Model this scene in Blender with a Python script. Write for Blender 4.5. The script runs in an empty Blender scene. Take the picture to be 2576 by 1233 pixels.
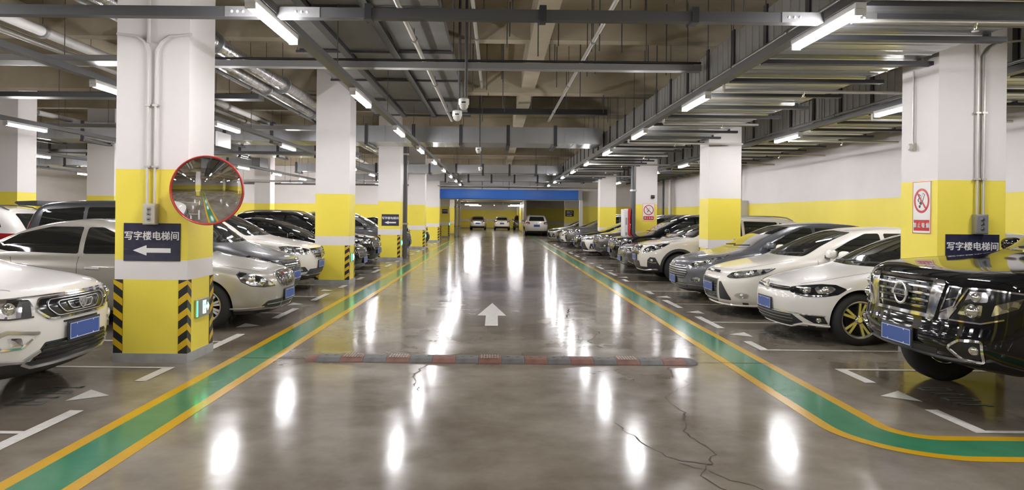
import bpy, bmesh, math, random
import numpy as np
from mathutils import Vector, Matrix, geometry
from mathutils.bvhtree import BVHTree

SC = bpy.context.scene
COL = SC.collection
random.seed(7)
PI = math.pi

# ------------------------------------------------------------------ camera
CAM_H = 1.6
FPX = 1750.0            # focal length in pixels of the 2576 x 1233 frame
ROLL = 0.0108
cam_d = bpy.data.cameras.new('camera')
cam = bpy.data.objects.new('camera', cam_d)
COL.objects.link(cam)
cam_d.sensor_fit = 'HORIZONTAL'
cam_d.sensor_width = 36.0
cam_d.lens = 36.0 * FPX / 2576.0
cam_d.clip_end = 300.0
cam.location = (0.0, 0.0, CAM_H)
# looks down +Y; vanishing point of the aisle at (1247, 542)
cam.matrix_world = Matrix.Translation((0, 0, CAM_H)) @ Matrix.Rotation(math.radians(90), 4, 'X') @ Matrix.Rotation(ROLL, 4, 'Z')
cam_d.shift_x = (1288.0 - 1247.0) / 2576.0
cam_d.shift_y = -(616.5 - 542.0) / 2576.0
SC.camera = cam

# ------------------------------------------------------------------ world, exposure
world = bpy.data.worlds.new('world')
SC.world = world
world.use_nodes = True
bg = world.node_tree.nodes['Background']
bg.inputs[0].default_value = (0.8, 0.85, 0.9, 1)
bg.inputs[1].default_value = 0.02
SC.view_settings.view_transform = 'Standard'
SC.view_settings.look = 'None'
SC.view_settings.exposure = 1.2
SC.view_settings.gamma = 1.0
SC.view_settings.use_curve_mapping = False
SC.cycles.use_denoising = True
SC.cycles.adaptive_threshold = 0.02
SC.cycles.max_bounces = 7
SC.cycles.diffuse_bounces = 3
SC.cycles.glossy_bounces = 3
SC.cycles.sample_clamp_indirect = 6.0
SC.cycles.caustics_reflective = False
SC.cycles.caustics_refractive = False
LAMP = 70.0             # emission strength of the LED tubes

# ------------------------------------------------------------------ materials
MATS = {}
def mat(name, col=(.5, .5, .5), rough=.5, metal=0., spec=.5, coat=0., coat_rough=.03, emit=None, estr=0.):
    m = bpy.data.materials.new(name)
    m.use_nodes = True
    b = m.node_tree.nodes['Principled BSDF']
    b.inputs['Base Color'].default_value = (*col, 1)
    b.inputs['Roughness'].default_value = rough
    b.inputs['Metallic'].default_value = metal
    b.inputs['Specular IOR Level'].default_value = spec
    b.inputs['Coat Weight'].default_value = coat
    b.inputs['Coat Roughness'].default_value = coat_rough
    if emit:
        b.inputs['Emission Color'].default_value = (*emit, 1)
        b.inputs['Emission Strength'].default_value = estr
    MATS[name] = m
    return m

def nodes(m):
    nt = m.node_tree
    return nt, nt.nodes['Principled BSDF']

def add_noise(m, col_a, col_b, scale=3., detail=4., rough=.6, lo=.35, hi=.65, vec_scale=(1, 1, 1), bump=0., rough_rng=None, bump_scale=None):
    """object-space noise between two colours, optional bump and roughness range"""
    nt, b = nodes(m)
    tc = nt.nodes.new('ShaderNodeTexCoord')
    mp = nt.nodes.new('ShaderNodeMapping')
    mp.inputs['Scale'].default_value = vec_scale
    n = nt.nodes.new('ShaderNodeTexNoise')
    n.inputs['Scale'].default_value = scale
    n.inputs['Detail'].default_value = detail
    n.inputs['Roughness'].default_value = rough
    r = nt.nodes.new('ShaderNodeValToRGB')
    r.color_ramp.elements[0].position = lo
    r.color_ramp.elements[1].position = hi
    r.color_ramp.elements[0].color = (*col_a, 1)
    r.color_ramp.elements[1].color = (*col_b, 1)
    L = nt.links.new
    L(tc.outputs['Object'], mp.inputs['Vector'])
    L(mp.outputs['Vector'], n.inputs['Vector'])
    L(n.outputs['Fac'], r.inputs['Fac'])
    L(r.outputs['Color'], b.inputs['Base Color'])
    if rough_rng:
        mr = nt.nodes.new('ShaderNodeMapRange')
        mr.inputs['From Min'].default_value = lo
        mr.inputs['From Max'].default_value = hi
        mr.inputs['To Min'].default_value = rough_rng[0]
        mr.inputs['To Max'].default_value = rough_rng[1]
        L(n.outputs['Fac'], mr.inputs['Value'])
        L(mr.outputs['Result'], b.inputs['Roughness'])
    if bump:
        bp = nt.nodes.new('ShaderNodeBump')
        bp.inputs['Strength'].default_value = bump
        bp.inputs['Distance'].default_value = .02
        src = n
        if bump_scale:
            src = nt.nodes.new('ShaderNodeTexNoise')
            src.inputs['Scale'].default_value = bump_scale
            src.inputs['Detail'].default_value = 3
            L(mp.outputs['Vector'], src.inputs['Vector'])
        L(src.outputs['Fac'], bp.inputs['Height'])
        L(bp.outputs['Normal'], b.inputs['Normal'])
    return m

# ------------------------------------------------------------------ object helpers
def link(o, parent=None):
    COL.objects.link(o)
    if parent is not None:
        o.parent = parent
    return o

def mesh_obj(name, verts, faces, material, parent=None, smooth=False, loc=None, angle=None):
    me = bpy.data.meshes.new(name)
    me.from_pydata([tuple(v) for v in verts], [], faces)
    me.materials.append(material)
    if smooth:
        me.polygons.foreach_set('use_smooth', [True] * len(me.polygons))
        if angle:
            me.set_sharp_from_angle(angle=math.radians(angle))
    me.update()
    o = bpy.data.objects.new(name, me)
    if loc is not None:
        o.location = loc
    return link(o, parent)

def bm_obj(name, bm, material, parent=None, smooth=False, angle=None, loc=None, rot=None):
    me = bpy.data.meshes.new(name)
    bmesh.ops.recalc_face_normals(bm, faces=bm.faces)
    bm.to_mesh(me)
    bm.free()
    me.materials.append(material)
    if smooth:
        me.polygons.foreach_set('use_smooth', [True] * len(me.polygons))
        if angle:
            me.set_sharp_from_angle(angle=math.radians(angle))
    o = bpy.data.objects.new(name, me)
    if loc is not None:
        o.location = loc
    if rot is not None:
        o.rotation_euler = rot
    return link(o, parent)

def obj_from_mesh(name, me, parent=None, loc=None, rot=None, scale=None):
    o = bpy.data.objects.new(name, me)
    if loc is not None: o.location = loc
    if rot is not None: o.rotation_euler = rot
    if scale is not None: o.scale = scale
    return link(o, parent)

def empty(name, loc=(0, 0, 0), rotz=0., parent=None):
    o = bpy.data.objects.new(name, None)
    o.location = loc
    o.rotation_euler = (0, 0, rotz)
    o.empty_display_size = .2
    return link(o, parent)

def tag(o, label=None, cat=None, group=None, kind=None):
    if label: o['label'] = label
    if cat: o['category'] = cat
    if group: o['group'] = group
    if kind: o['kind'] = kind
    return o

def add_box(bm, x0, x1, y0, y1, z0, z1, bevel=0., M=None):
    vs = [bm.verts.new((x, y, z)) for z in (z0, z1) for y in (y0, y1) for x in (x0, x1)]
    fs = [(0, 2, 3, 1), (4, 5, 7, 6), (0, 1, 5, 4), (2, 6, 7, 3), (0, 4, 6, 2), (1, 3, 7, 5)]
    faces = [bm.faces.new([vs[i] for i in f]) for f in fs]
    if bevel:
        es = list({e for f in faces for e in f.edges})
        r = bmesh.ops.bevel(bm, geom=es, offset=bevel, segments=2, affect='EDGES', profile=.6)
        vs = list({v for f in r['faces'] for v in f.verts} | {v for v in vs if v.is_valid})
    if M is not None:
        bmesh.ops.transform(bm, matrix=M, verts=[v for v in vs if v.is_valid])
    return vs

def box(name, x0, x1, y0, y1, z0, z1, material, parent=None, bevel=0.):
    bm = bmesh.new()
    add_box(bm, x0, x1, y0, y1, z0, z1, bevel)
    return bm_obj(name, bm, material, parent, smooth=bevel > 0, angle=35 if bevel else None)

def add_tube(bm, pts, r, seg=8, cap=True):
    """tube along a polyline with mitred joints"""
    pts = [Vector(p) for p in pts]
    rings = []
    n = len(pts)
    up = None
    for i, p in enumerate(pts):
        if i == 0: d = pts[1] - p
        elif i == n - 1: d = p - pts[i - 1]
        else: d = (pts[i + 1] - p).normalized() + (p - pts[i - 1]).normalized()
        d.normalize()
        if up is None:
            up = Vector((0, 0, 1)) if abs(d.z) < .9 else Vector((0, 1, 0))
        a = d.cross(up).normalized()
        b = a.cross(d).normalized()
        up = b
        k = 1.
        rr = r[i] if isinstance(r, (list, tuple)) else r
        if 0 < i < n - 1:
            c = max(.4, (pts[i + 1] - p).normalized().dot(d))
            k = 1 / c
        rings.append([bm.verts.new(p + (a * math.cos(t) + b * math.sin(t)) * rr * k) for t in [2 * PI * j / seg for j in range(seg)]])
    for r0, r1 in zip(rings, rings[1:]):
        for j in range(seg):
            bm.faces.new((r0[j], r0[(j + 1) % seg], r1[(j + 1) % seg], r1[j]))
    if cap:
        bm.faces.new(rings[0][::-1])
        bm.faces.new(rings[-1])

def tube(name, pts, r, material, parent=None, seg=8):
    bm = bmesh.new()
    add_tube(bm, pts, r, seg)
    return bm_obj(name, bm, material, parent, smooth=True, angle=50)

def add_lathe(bm, prof, seg=24, M=None, close=False):
    """profile of (radius, height) turned about local Z"""
    rings = []
    for r, h in prof:
        if r < 1e-6:
            rings.append([bm.verts.new((0, 0, h))])
        else:
            rings.append([bm.verts.new((r * math.cos(2 * PI * j / seg), r * math.sin(2 * PI * j / seg), h)) for j in range(seg)])
    pairs = list(zip(rings, rings[1:]))
    if close: pairs.append((rings[-1], rings[0]))
    for a, b in pairs:
        for j in range(seg):
            k = (j + 1) % seg
            if len(a) == 1 and len(b) == 1: continue
            if len(a) == 1: bm.faces.new((a[0], b[j], b[k]))
            elif len(b) == 1: bm.faces.new((a[j], a[k], b[0]))
            else: bm.faces.new((a[j], a[k], b[k], b[j]))
    if M is not None:
        bmesh.ops.transform(bm, matrix=M, verts=[v for r in rings for v in r])

def add_prism(bm, pts, y0, y1, M=None):
    """polygon of (x, z) extruded in y"""
    a = [bm.verts.new((x, y0, z)) for x, z in pts]
    b = [bm.verts.new((x, y1, z)) for x, z in pts]
    n = len(pts)
    bm.faces.new(a)
    bm.faces.new(b[::-1])
    for i in range(n):
        bm.faces.new((a[i], b[i], b[(i + 1) % n], a[(i + 1) % n]))
    if M is not None:
        bmesh.ops.transform(bm, matrix=M, verts=a + b)

def text_mesh(name, body, size, material, parent=None, M=None, depth=.002, bold=0.):
    c = bpy.data.curves.new(name, 'FONT')
    c.body = body
    c.size = size
    c.align_x = 'CENTER'
    c.align_y = 'CENTER'
    c.extrude = depth
    c.resolution_u = 3
    t = bpy.data.objects.new(name, c)
    COL.objects.link(t)
    dg = bpy.context.evaluated_depsgraph_get()
    me = bpy.data.meshes.new_from_object(t.evaluated_get(dg))
    bpy.data.objects.remove(t)
    bpy.data.curves.remove(c)
    me.name = name
    me.materials.clear()
    me.materials.append(material)
    if bold:
        # heavier strokes: the outline laid down again with small shifts
        bm = bmesh.new()
        for i, (dx, dy) in enumerate(((-1, -1), (1, -1), (-1, 1), (1, 1), (0, 0))):
            k = len(bm.verts)
            bm.from_mesh(me)
            bm.verts.ensure_lookup_table()
            for v in bm.verts[k:]: v.co.x += dx * bold; v.co.y += dy * bold; v.co.z += i * .0004
        bm.to_mesh(me); bm.free()
    if M is not None:
        me.transform(M)
    return obj_from_mesh(name, me, parent)
# ------------------------------------------------------------------ material library
M_white_wall = add_noise(mat('white_paint', rough=.55), (.70, .665, .66), (.76, .725, .715), scale=.8, lo=.3, hi=.7, bump=.04, bump_scale=40)
M_yellow_wall = add_noise(mat('yellow_paint', rough=.45), (.80, .665, .075), (.86, .72, .095), scale=.8, lo=.3, hi=.7, bump=.06, bump_scale=60)
M_grey_plinth = add_noise(mat('grey_plinth_paint', rough=.4), (.30, .30, .29), (.38, .38, .37), scale=5)
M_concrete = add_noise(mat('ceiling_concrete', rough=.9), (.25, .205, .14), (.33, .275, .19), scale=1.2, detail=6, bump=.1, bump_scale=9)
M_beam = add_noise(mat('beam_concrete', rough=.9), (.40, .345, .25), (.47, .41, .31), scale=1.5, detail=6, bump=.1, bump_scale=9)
M_galv = add_noise(mat('galvanised_steel', rough=.33, metal=.8), (.36, .37, .385), (.42, .43, .445), scale=1.5, detail=3, lo=.25, hi=.75, rough_rng=(.28, .36))
M_galv_light = add_noise(mat('galvanised_sheet', rough=.28, metal=.85), (.50, .51, .515), (.56, .57, .575), scale=.6, detail=2, lo=.2, hi=.8, rough_rng=(.28, .34))
M_duct_grey = add_noise(mat('grey_duct_board', rough=.6, metal=.2), (.15, .145, .14), (.20, .195, .19), scale=1.0, detail=5)
M_black_steel = mat('black_steel', (.035, .036, .04), .5, .2)
M_dark_steel = mat('dark_steel', (.09, .09, .095), .5, .4)
M_tray = mat('grey_tray_steel', (.30, .30, .305), .42, .6)
M_channel = mat('lamp_channel_steel', (.13, .13, .135), .45, .5)
M_pipe_white = mat('white_pipe', (.62, .60, .58), .4)
M_conduit = mat('conduit_metal', (.52, .50, .47), .38, .5)
M_foil = add_noise(mat('foil_wrap', rough=.25, metal=.9), (.45, .45, .46), (.8, .8, .8), scale=9, detail=5, bump=.5, bump_scale=14)
M_lamp = mat('led_tube', (1, 1, 1), .5, emit=(1., .978, .99), estr=LAMP)
M_lamp_body = mat('lamp_housing', (.75, .75, .75), .4)
M_rubber = mat('black_rubber', (.018, .018, .018), .75)
M_black = mat('black_paint', (.012, .012, .012), .35)
M_black_gloss = mat('black_gloss_plastic', (.01, .01, .012), .12)
M_plastic = mat('dark_plastic', (.025, .026, .028), .5)
M_chrome = mat('chrome', (.85, .85, .87), .08, 1.)
M_satin = mat('satin_metal', (.62, .62, .64), .28, 1.)
M_badge = mat('badge_chrome', (.9, .9, .91), .2, .75)
M_glass = mat('tinted_glass', (.012, .014, .015), .03, spec=.9, coat=1., coat_rough=.01)
M_tail = mat('tail_lamp_red', (.24, .01, .012), .1, coat=1.)
M_plate = mat('plate_blue', (.035, .085, .31), .35)
M_plate_white = mat('plate_white', (.75, .77, .8), .4)
M_sign_navy = add_noise(mat('sign_navy', rough=.3), (.018, .019, .045), (.03, .03, .06), scale=12)
M_sign_white = mat('sign_white', (.75, .74, .72), .4)
M_red = mat('red_enamel', (.50, .02, .025), .25)
M_chev_black = mat('chevron_black', (.02, .02, .02), .4)
M_chev_yellow = mat('chevron_yellow', (.62, .40, .015), .35)
M_line_white = add_noise(mat('white_line_paint', rough=.3), (.52, .50, .46), (.68, .66, .62), scale=14, lo=.25, hi=.6)
M_line_yellow = add_noise(mat('yellow_line_paint', rough=.2, spec=.2), (.50, .29, .013), (.54, .315, .016), scale=5, lo=.3, hi=.7)
M_line_green = add_noise(mat('green_lane_paint', rough=.16, spec=.25), (.04, .18, .09), (.05, .21, .11), scale=3, lo=.3, hi=.7)
M_blue_banner = mat('blue_shutter_box', (.03, .16, .62), .4)
M_green_lit = mat('green_exit_lit', (.02, .5, .12), .4, emit=(.02, 1., .18), estr=4.5)
M_white_lit = mat('exit_figure_lit', (.8, 1, .9), .4, emit=(.3, 1., .55), estr=1.6)
M_red_bump = add_noise(mat('bump_red_rubber', rough=.6), (.115, .045, .03), (.17, .08, .055), scale=9)
M_grey_bump = add_noise(mat('bump_grey_rubber', rough=.6), (.065, .062, .06), (.11, .105, .10), scale=9)
M_bump_rib = mat('bump_reflector', (.20, .16, .12), .5)
M_cab_white = mat('cabinet_white', (.62, .61, .60), .35)
M_mirror = mat('mirror_silver', (.86, .87, .88), .015, 1.)
M_mirror_red = mat('mirror_rim_red', (.42, .04, .035), .3)
M_beige_box = mat('junction_box_beige', (.50, .46, .38), .4)
M_crack = mat('floor_crack', (.07, .058, .046), .8, spec=.1)
M_stall_num = mat('stall_number_paint', (.13, .15, .13), .35)
# headlamp reflector: faceted bright metal under a clear coat
M_head = mat('headlamp_reflector', (.75, .76, .78), .12, .9, coat=1.)
nt, b = nodes(M_head)
tc = nt.nodes.new('ShaderNodeTexCoord'); vo = nt.nodes.new('ShaderNodeTexVoronoi'); vo.inputs['Scale'].default_value = 16
rp = nt.nodes.new('ShaderNodeValToRGB')
rp.color_ramp.elements[0].color = (.09, .09, .1, 1); rp.color_ramp.elements[1].color = (.9, .9, .92, 1)
rp.color_ramp.elements[0].position = .35; rp.color_ramp.elements[1].position = .75
bp = nt.nodes.new('ShaderNodeBump'); bp.inputs['Strength'].default_value = .9; bp.inputs['Distance'].default_value = .03
nt.links.new(tc.outputs['Object'], vo.inputs['Vector'])
nt.links.new(vo.outputs['Color'], rp.inputs['Fac'])
nt.links.new(rp.outputs['Color'], b.inputs['Base Color'])
nt.links.new(vo.outputs['Color'], bp.inputs['Height'])
nt.links.new(bp.outputs['Normal'], b.inputs['Normal'])

def paint(name, col, metal=0., rough=.35):
    return mat(name, col, rough, metal, .5, coat=1., coat_rough=.025)
P_white = paint('car_paint_white', (.72, .70, .67))
P_cream = paint('car_paint_warm_white', (.70, .665, .60))
P_champ = paint('car_paint_champagne', (.43, .41, .365), .45, .35)
P_silver = paint('car_paint_silver', (.50, .50, .50), .55, .32)
P_dgrey = paint('car_paint_dark_grey', (.085, .088, .095), .4, .35)
P_mgrey = paint('car_paint_slate_grey', (.12, .125, .14), .4, .35)
P_brown = paint('car_paint_dark_brown', (.07, .06, .055), .4, .35)
P_black = mat('car_paint_black', (.006, .006, .007), .045, 0., .5)
P_slot = P_white
# ------------------------------------------------------------------ the garage shell
ORD = ['first', 'second', 'third', 'fourth', 'fifth', 'sixth', 'seventh', 'eighth', 'ninth', 'tenth', 'eleventh', 'twelfth', 'thirteenth', 'fourteenth']
XL, XR, YB, YF = -24.0, 9.35, -13.0, 86.0
SLAB = 5.05
WY = 42.0                       # wall with the shutter opening

# polished epoxy floor: mottled grey-brown, uneven gloss
M_floor = mat('epoxy_floor', (.25, .23, .2), .2, spec=.18)
nt, b = nodes(M_floor)
L_ = nt.links.new
tc = nt.nodes.new('ShaderNodeTexCoord')
n1 = nt.nodes.new('ShaderNodeTexNoise'); n1.inputs['Scale'].default_value = .55; n1.inputs['Detail'].default_value = 7; n1.inputs['Roughness'].default_value = .62
n2 = nt.nodes.new('ShaderNodeTexNoise'); n2.inputs['Scale'].default_value = 3.2; n2.inputs['Detail'].default_value = 6
r1 = nt.nodes.new('ShaderNodeValToRGB')
r1.color_ramp.elements[0].position = .37; r1.color_ramp.elements[0].color = (.125, .10, .074, 1)
r1.color_ramp.elements[1].position = .66; r1.color_ramp.elements[1].color = (.285, .255, .215, 1)
mx = nt.nodes.new('ShaderNodeMix'); mx.data_type = 'RGBA'; mx.blend_type = 'MULTIPLY'; mx.inputs['Factor'].default_value = .45
r2 = nt.nodes.new('ShaderNodeValToRGB')
r2.color_ramp.elements[0].position = .3; r2.color_ramp.elements[0].color = (.72, .70, .66, 1)
r2.color_ramp.elements[1].position = .7; r2.color_ramp.elements[1].color = (1, 1, 1, 1)
mr = nt.nodes.new('ShaderNodeMapRange'); mr.inputs['From Min'].default_value = .3; mr.inputs['From Max'].default_value = .7
mr.inputs['To Min'].default_value = .11; mr.inputs['To Max'].default_value = .19
bp = nt.nodes.new('ShaderNodeBump'); bp.inputs['Strength'].default_value = .022; bp.inputs['Distance'].default_value = .05
n3 = nt.nodes.new('ShaderNodeTexNoise'); n3.inputs['Scale'].default_value = 2.2; n3.inputs['Detail'].default_value = 4
for n in (n1, n2, n3): L_(tc.outputs['Object'], n.inputs['Vector'])
L_(n1.outputs['Fac'], r1.inputs['Fac']); L_(n2.outputs['Fac'], r2.inputs['Fac'])
L_(r1.outputs['Color'], mx.inputs[6]); L_(r2.outputs['Color'], mx.inputs[7]); L_(mx.outputs[2], b.inputs['Base Color'])
L_(n2.outputs['Fac'], mr.inputs['Value']); L_(mr.outputs['Result'], b.inputs['Roughness'])
L_(n3.outputs['Fac'], bp.inputs['Height']); L_(bp.outputs['Normal'], b.inputs['Normal'])

def structure(o, label=None):
    return tag(o, label, None, None, 'structure')

floor = structure(box('floor', XL, XR + .2, YB, YF, -.2, 0, M_floor), 'glossy grey-brown epoxy floor of the parking garage')
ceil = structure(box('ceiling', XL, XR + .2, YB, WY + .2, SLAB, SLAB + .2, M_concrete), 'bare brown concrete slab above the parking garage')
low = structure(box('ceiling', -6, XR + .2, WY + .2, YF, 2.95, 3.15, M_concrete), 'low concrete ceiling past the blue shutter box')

def banded_wall(name, x0, x1, y0, y1, z1, label, white_band=False, yt=2.12):
    e = structure(empty(name, ((x0 + x1) / 2, (y0 + y1) / 2, 0)), label)
    def seg(nm, za, zb, m):
        o = box(nm, x0 - e.location.x, x1 - e.location.x, y0 - e.location.y, y1 - e.location.y, za, zb, m, e)
        return o
    if white_band:
        seg('lower_yellow_paint', .1, .88, M_yellow_wall); seg('white_stripe', .88, 1.09, M_white_wall); seg('upper_yellow_paint', 1.09, yt, M_yellow_wall)
    else:
        seg('yellow_paint', .1, yt, M_yellow_wall)
    seg('skirting', 0, .1, M_grey_plinth)
    seg('white_paint', yt, z1, M_white_wall)
    return e
banded_wall('wall_right', XR, XR + .2, YB, WY, SLAB, 'long white wall with yellow lower half behind the right-hand cars')
banded_wall('wall_left', XL - .2, XL, YB, WY, SLAB, 'white and yellow wall on the far left')
banded_wall('wall_rear', XL, XR, YB - .2, YB, SLAB, 'white and yellow wall behind the viewer', True)
banded_wall('wall_back_left', XL, -3.62, WY, WY + .2, SLAB, 'white wall with yellow lower half closing the left bays', False, 2.2)
banded_wall('wall_back_right', 5.2, XR, WY, WY + .2, SLAB, 'white wall with yellow lower half right of the shutter', False, 2.2)
structure(box('trim_1', -3.62, 5.2, WY, WY + .2, 3.12, SLAB, M_white_wall), 'white wall panel above the blue shutter box')
banded_wall('wall_end', -6, XR, YF - .2, YF, 2.95, 'yellow end wall with white stripe past the shutter', True, 2.25)
banded_wall('wall_end_left', -6.2, -4.3, WY + .2, YF - .2, 2.95, 'yellow side wall with white stripe past the shutter', True, 2.25)
banded_wall('wall_end_right', 2.55, 6.4, 60.0, YF - .4, 2.95, 'shaded yellow wall block behind the white car', True, 2.3)
banded_wall('wall_exit', 4.95, XR, 50.0, 50.2, 2.95, 'yellow wall carrying the exit sign', True, 2.2)

# concrete beams under the slab
k = 0
for y in [-9.0 + 4.2 * i for i in range(13)]:
    main = (i_ := round((y + 9.0) / 4.2)) % 2 == 0
    z0 = 4.45 if main else 4.62
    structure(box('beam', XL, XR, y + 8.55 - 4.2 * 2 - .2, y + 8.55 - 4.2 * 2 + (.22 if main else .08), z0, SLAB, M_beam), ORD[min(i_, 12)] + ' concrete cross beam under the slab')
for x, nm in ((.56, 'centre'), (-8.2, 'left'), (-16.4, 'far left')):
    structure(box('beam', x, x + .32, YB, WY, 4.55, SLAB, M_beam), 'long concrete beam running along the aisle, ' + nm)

# ------------------------------------------------------------------ columns
def guard(parent, cx, cy, sx, sy):
    """corner guard: black L strip with yellow chevrons; corner at (cx, cy), faces turn towards -sx / -sy"""
    t = .006; w = .09; z0, z1 = .1, .88
    bm = bmesh.new()
    xa, xb = sorted((cx + sx * t, cx - sx * w)); ya, yb = sorted((cy, cy + sy * t))
    add_box(bm, xa, xb, ya, yb, z0, z1)
    xa, xb = sorted((cx, cx + sx * t)); ya, yb = sorted((cy, cy - sy * w))
    add_box(bm, xa, xb, ya, yb, z0, z1)
    g = bm_obj('corner_guard', bm, M_chev_black, parent)
    n = 5
    for i in range(n):
        za = z0 + .02 + i * .16
        bm = bmesh.new()
        o = t + .0015
        def quad(P):
            vs = [bm.verts.new(p) for p in P]; bm.faces.new(vs)
        lo, hi = za, za + .075
        zc = lambda z: min(z1, z)
        quad([(cx - sx * w, cy + sy * o, zc(lo)), (cx + sx * o, cy + sy * o, zc(lo + .075)), (cx + sx * o, cy + sy * o, zc(hi + .075)), (cx - sx * w, cy + sy * o, zc(hi))])
        quad([(cx + sx * o, cy - sy * w, zc(lo)), (cx + sx * o, cy + sy * o, zc(lo + .075)), (cx + sx * o, cy + sy * o, zc(hi + .075)), (cx + sx * o, cy - sy * w, zc(hi))])
        bm_obj('chevron', bm, M_chev_yellow, g)

def column(x0, x1, y0, y1, label, guards=True, top=SLAB, yt=2.05):
    cx, cy = (x0 + x1) / 2, (y0 + y1) / 2
    e = structure(empty('column', (cx, cy, 0)), label)
    w, d = (x1 - x0) / 2, (y1 - y0) / 2
    box('plinth', -w - .012, w + .012, -d - .012, d + .012, 0, .1, M_grey_plinth, e)
    box('lower_yellow_paint', -w, w, -d, d, .1, .88, M_yellow_wall, e)
    box('white_stripe', -w, w, -d, d, .88, 1.088, M_white_wall, e)
    box('upper_yellow_paint', -w, w, -d, d, 1.088, yt, M_yellow_wall, e)
    box('shaft', -w, w, -d, d, yt, top, M_white_wall, e)
    if guards:
        for sx in (-1, 1):
            for sy in (-1, 1):
                guard(e, w * sx, d * sy, sx, sy)
    return e
LX0, LX1, RX0, RX1 = -4.09, -3.32, 4.94, 5.70
LCY = [7.37 + 8.4 * k for k in range(5)]
RCY = [7.78 + 8.4 * k for k in range(4)]
for k, y in enumerate(LCY):
    dx = .06 if k == 0 else 0.
    column(LX0 + dx, LX1 + dx, y, y + .66, ['nearest left column, yellow and white, carrying the round mirror', 'second left column, yellow and white, beside the white crossover', 'third left column, with the arrow sign, beside the dark drain pipe', 'fourth left column, yellow and white with striped corner', 'fifth left column, beside the shutter post'][k])
for k, y in enumerate(RCY):
    column(RX0, RX1, y, y + .70, ['nearest right column behind the black off-roader', 'second right column between the grey hatchback and white crossover', 'third right column with the no-smoking sign on its front', 'fourth right column far down the aisle'][k])
column(LX0, LX1, LCY[0] - 8.4, LCY[0] - 7.74, 'left column beside the viewer'); column(RX0, RX1, RCY[0] - 8.4, RCY[0] - 7.7, 'right column beside the viewer')
column(LX0, LX1, LCY[0] - 16.8, LCY[0] - 16.14, 'left column behind the viewer'); column(RX0, RX1, RCY[0] - 16.8, RCY[0] - 16.1, 'right column behind the viewer')
column(-12.45, -11.7, 17.0, 17.7, 'left-row column behind the white tailgate', False)
column(-12.0, -11.2, 20.4, 21.1, 'inner column seen left of the nearest column', False)
column(-14.0, -13.3, 18.4, 19.1, 'far left column in the back bays', False)
column(-11.6, -10.85, 33.4, 34.1, 'distant inner column in the back bays', False)
column(-3.95, -3.3, 49.5, 50.1, 'column just past the shutter, with the small blue sign', True, 2.95, 2.2)
column(-3.95, -3.3, 57.0, 57.6, 'farthest left column past the shutter', True, 2.95, 2.2)

# ------------------------------------------------------------------ painted floor markings (part of the floor)
def flat(name, pts, material, z=.0015, th=.0015):
    bm = bmesh.new()
    top = [bm.verts.new((x, y, z + th)) for x, y in pts]
    bm.faces.new(top)
    f = bm.faces[:] if hasattr(bm.faces, '__getitem__') else list(bm.faces)
    o = bm_obj(name, bm, material, floor)
    me = o.data
    if me.polygons[0].normal.z < 0: me.flip_normals()
    return o
def ribbon(name, inner, outer, material, z=.001):
    n = len(inner)
    verts = [(x, y, z) for x, y in inner] + [(x, y, z) for x, y in outer]
    o = mesh_obj(name, verts, [(i, i + 1, n + i + 1, n + i) for i in range(n - 1)], material, floor)
    if o.data.polygons[0].normal.z < 0: o.data.flip_normals()
    return o
lin = lambda x: [(x, y) for y in np.linspace(-12.5, 58, 60)]
ribbon('guide_line', lin(-2.89), lin(-2.79), M_line_yellow, .002)
ribbon('green_guide_lane', lin(-2.79), lin(-2.47), M_line_green, .002)
ribbon('guide_line', lin(-2.47), lin(-2.37), M_line_yellow, .002)
ctr = (3.30, 5.40)
def rpath(r):
    a = [(ctr[0] - r, y) for y in np.linspace(58, ctr[1], 50)]
    a += [(ctr[0] - r * math.cos(t), ctr[1] - r * math.sin(t)) for t in np.linspace(.06, PI / 2, 22)]
    return a + [(x, ctr[1] - r) for x in np.linspace(ctr[0] + .2, XR - .3, 12)]
for nm, ra_, rb_, m in (('guide_line', .79, .69, M_line_yellow), ('green_guide_lane', .69, .35, M_line_green), ('guide_line', .35, .25, M_line_yellow)):
    ribbon(nm, rpath(ra_), rpath(rb_), m, .002)

def stall_line(s, xf, y, length=5.0, w=.06):
    flat('stall_line', [(xf, y - w / 2), (xf + s * length, y - w / 2), (xf + s * length, y + w / 2), (xf, y + w / 2)], M_line_white, .002)
def stall_leg(s, xf, y0, y1, w=.11):
    # ends are cut parallel to the stall lines
    flat('stall_mark', [(xf, y0), (xf + s * w, y0), (xf + s * w, y1), (xf, y1)], M_line_white, .0022)
def stall_tri(s, xf, y):
    flat('stall_arrow', [(xf, y), (xf + s * .27, y - .19), (xf + s * .27, y + .19)], M_line_white, .002)
def stall_num(s, xf, y):
    # worn, unreadable stencilled digits
    x = xf + s * .42
    for i in range(4):
        yy = y + s * (.27 - .18 * i)
        for (a, b_, c, d) in ((0, .30, -.055, -.03), (0, .30, .03, .055), (0, .035, -.03, .03), (.265, .30, -.03, .03)) if i % 2 == 0 else ((0, .30, -.012, .018), (.24, .30, -.04, -.012), (0, .03, -.04, .045)):
            flat('stall_number', [(x + s * a, yy + c), (x + s * b_, yy + c), (x + s * b_, yy + d), (x + s * a, yy + d)], M_stall_num, .002)
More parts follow.
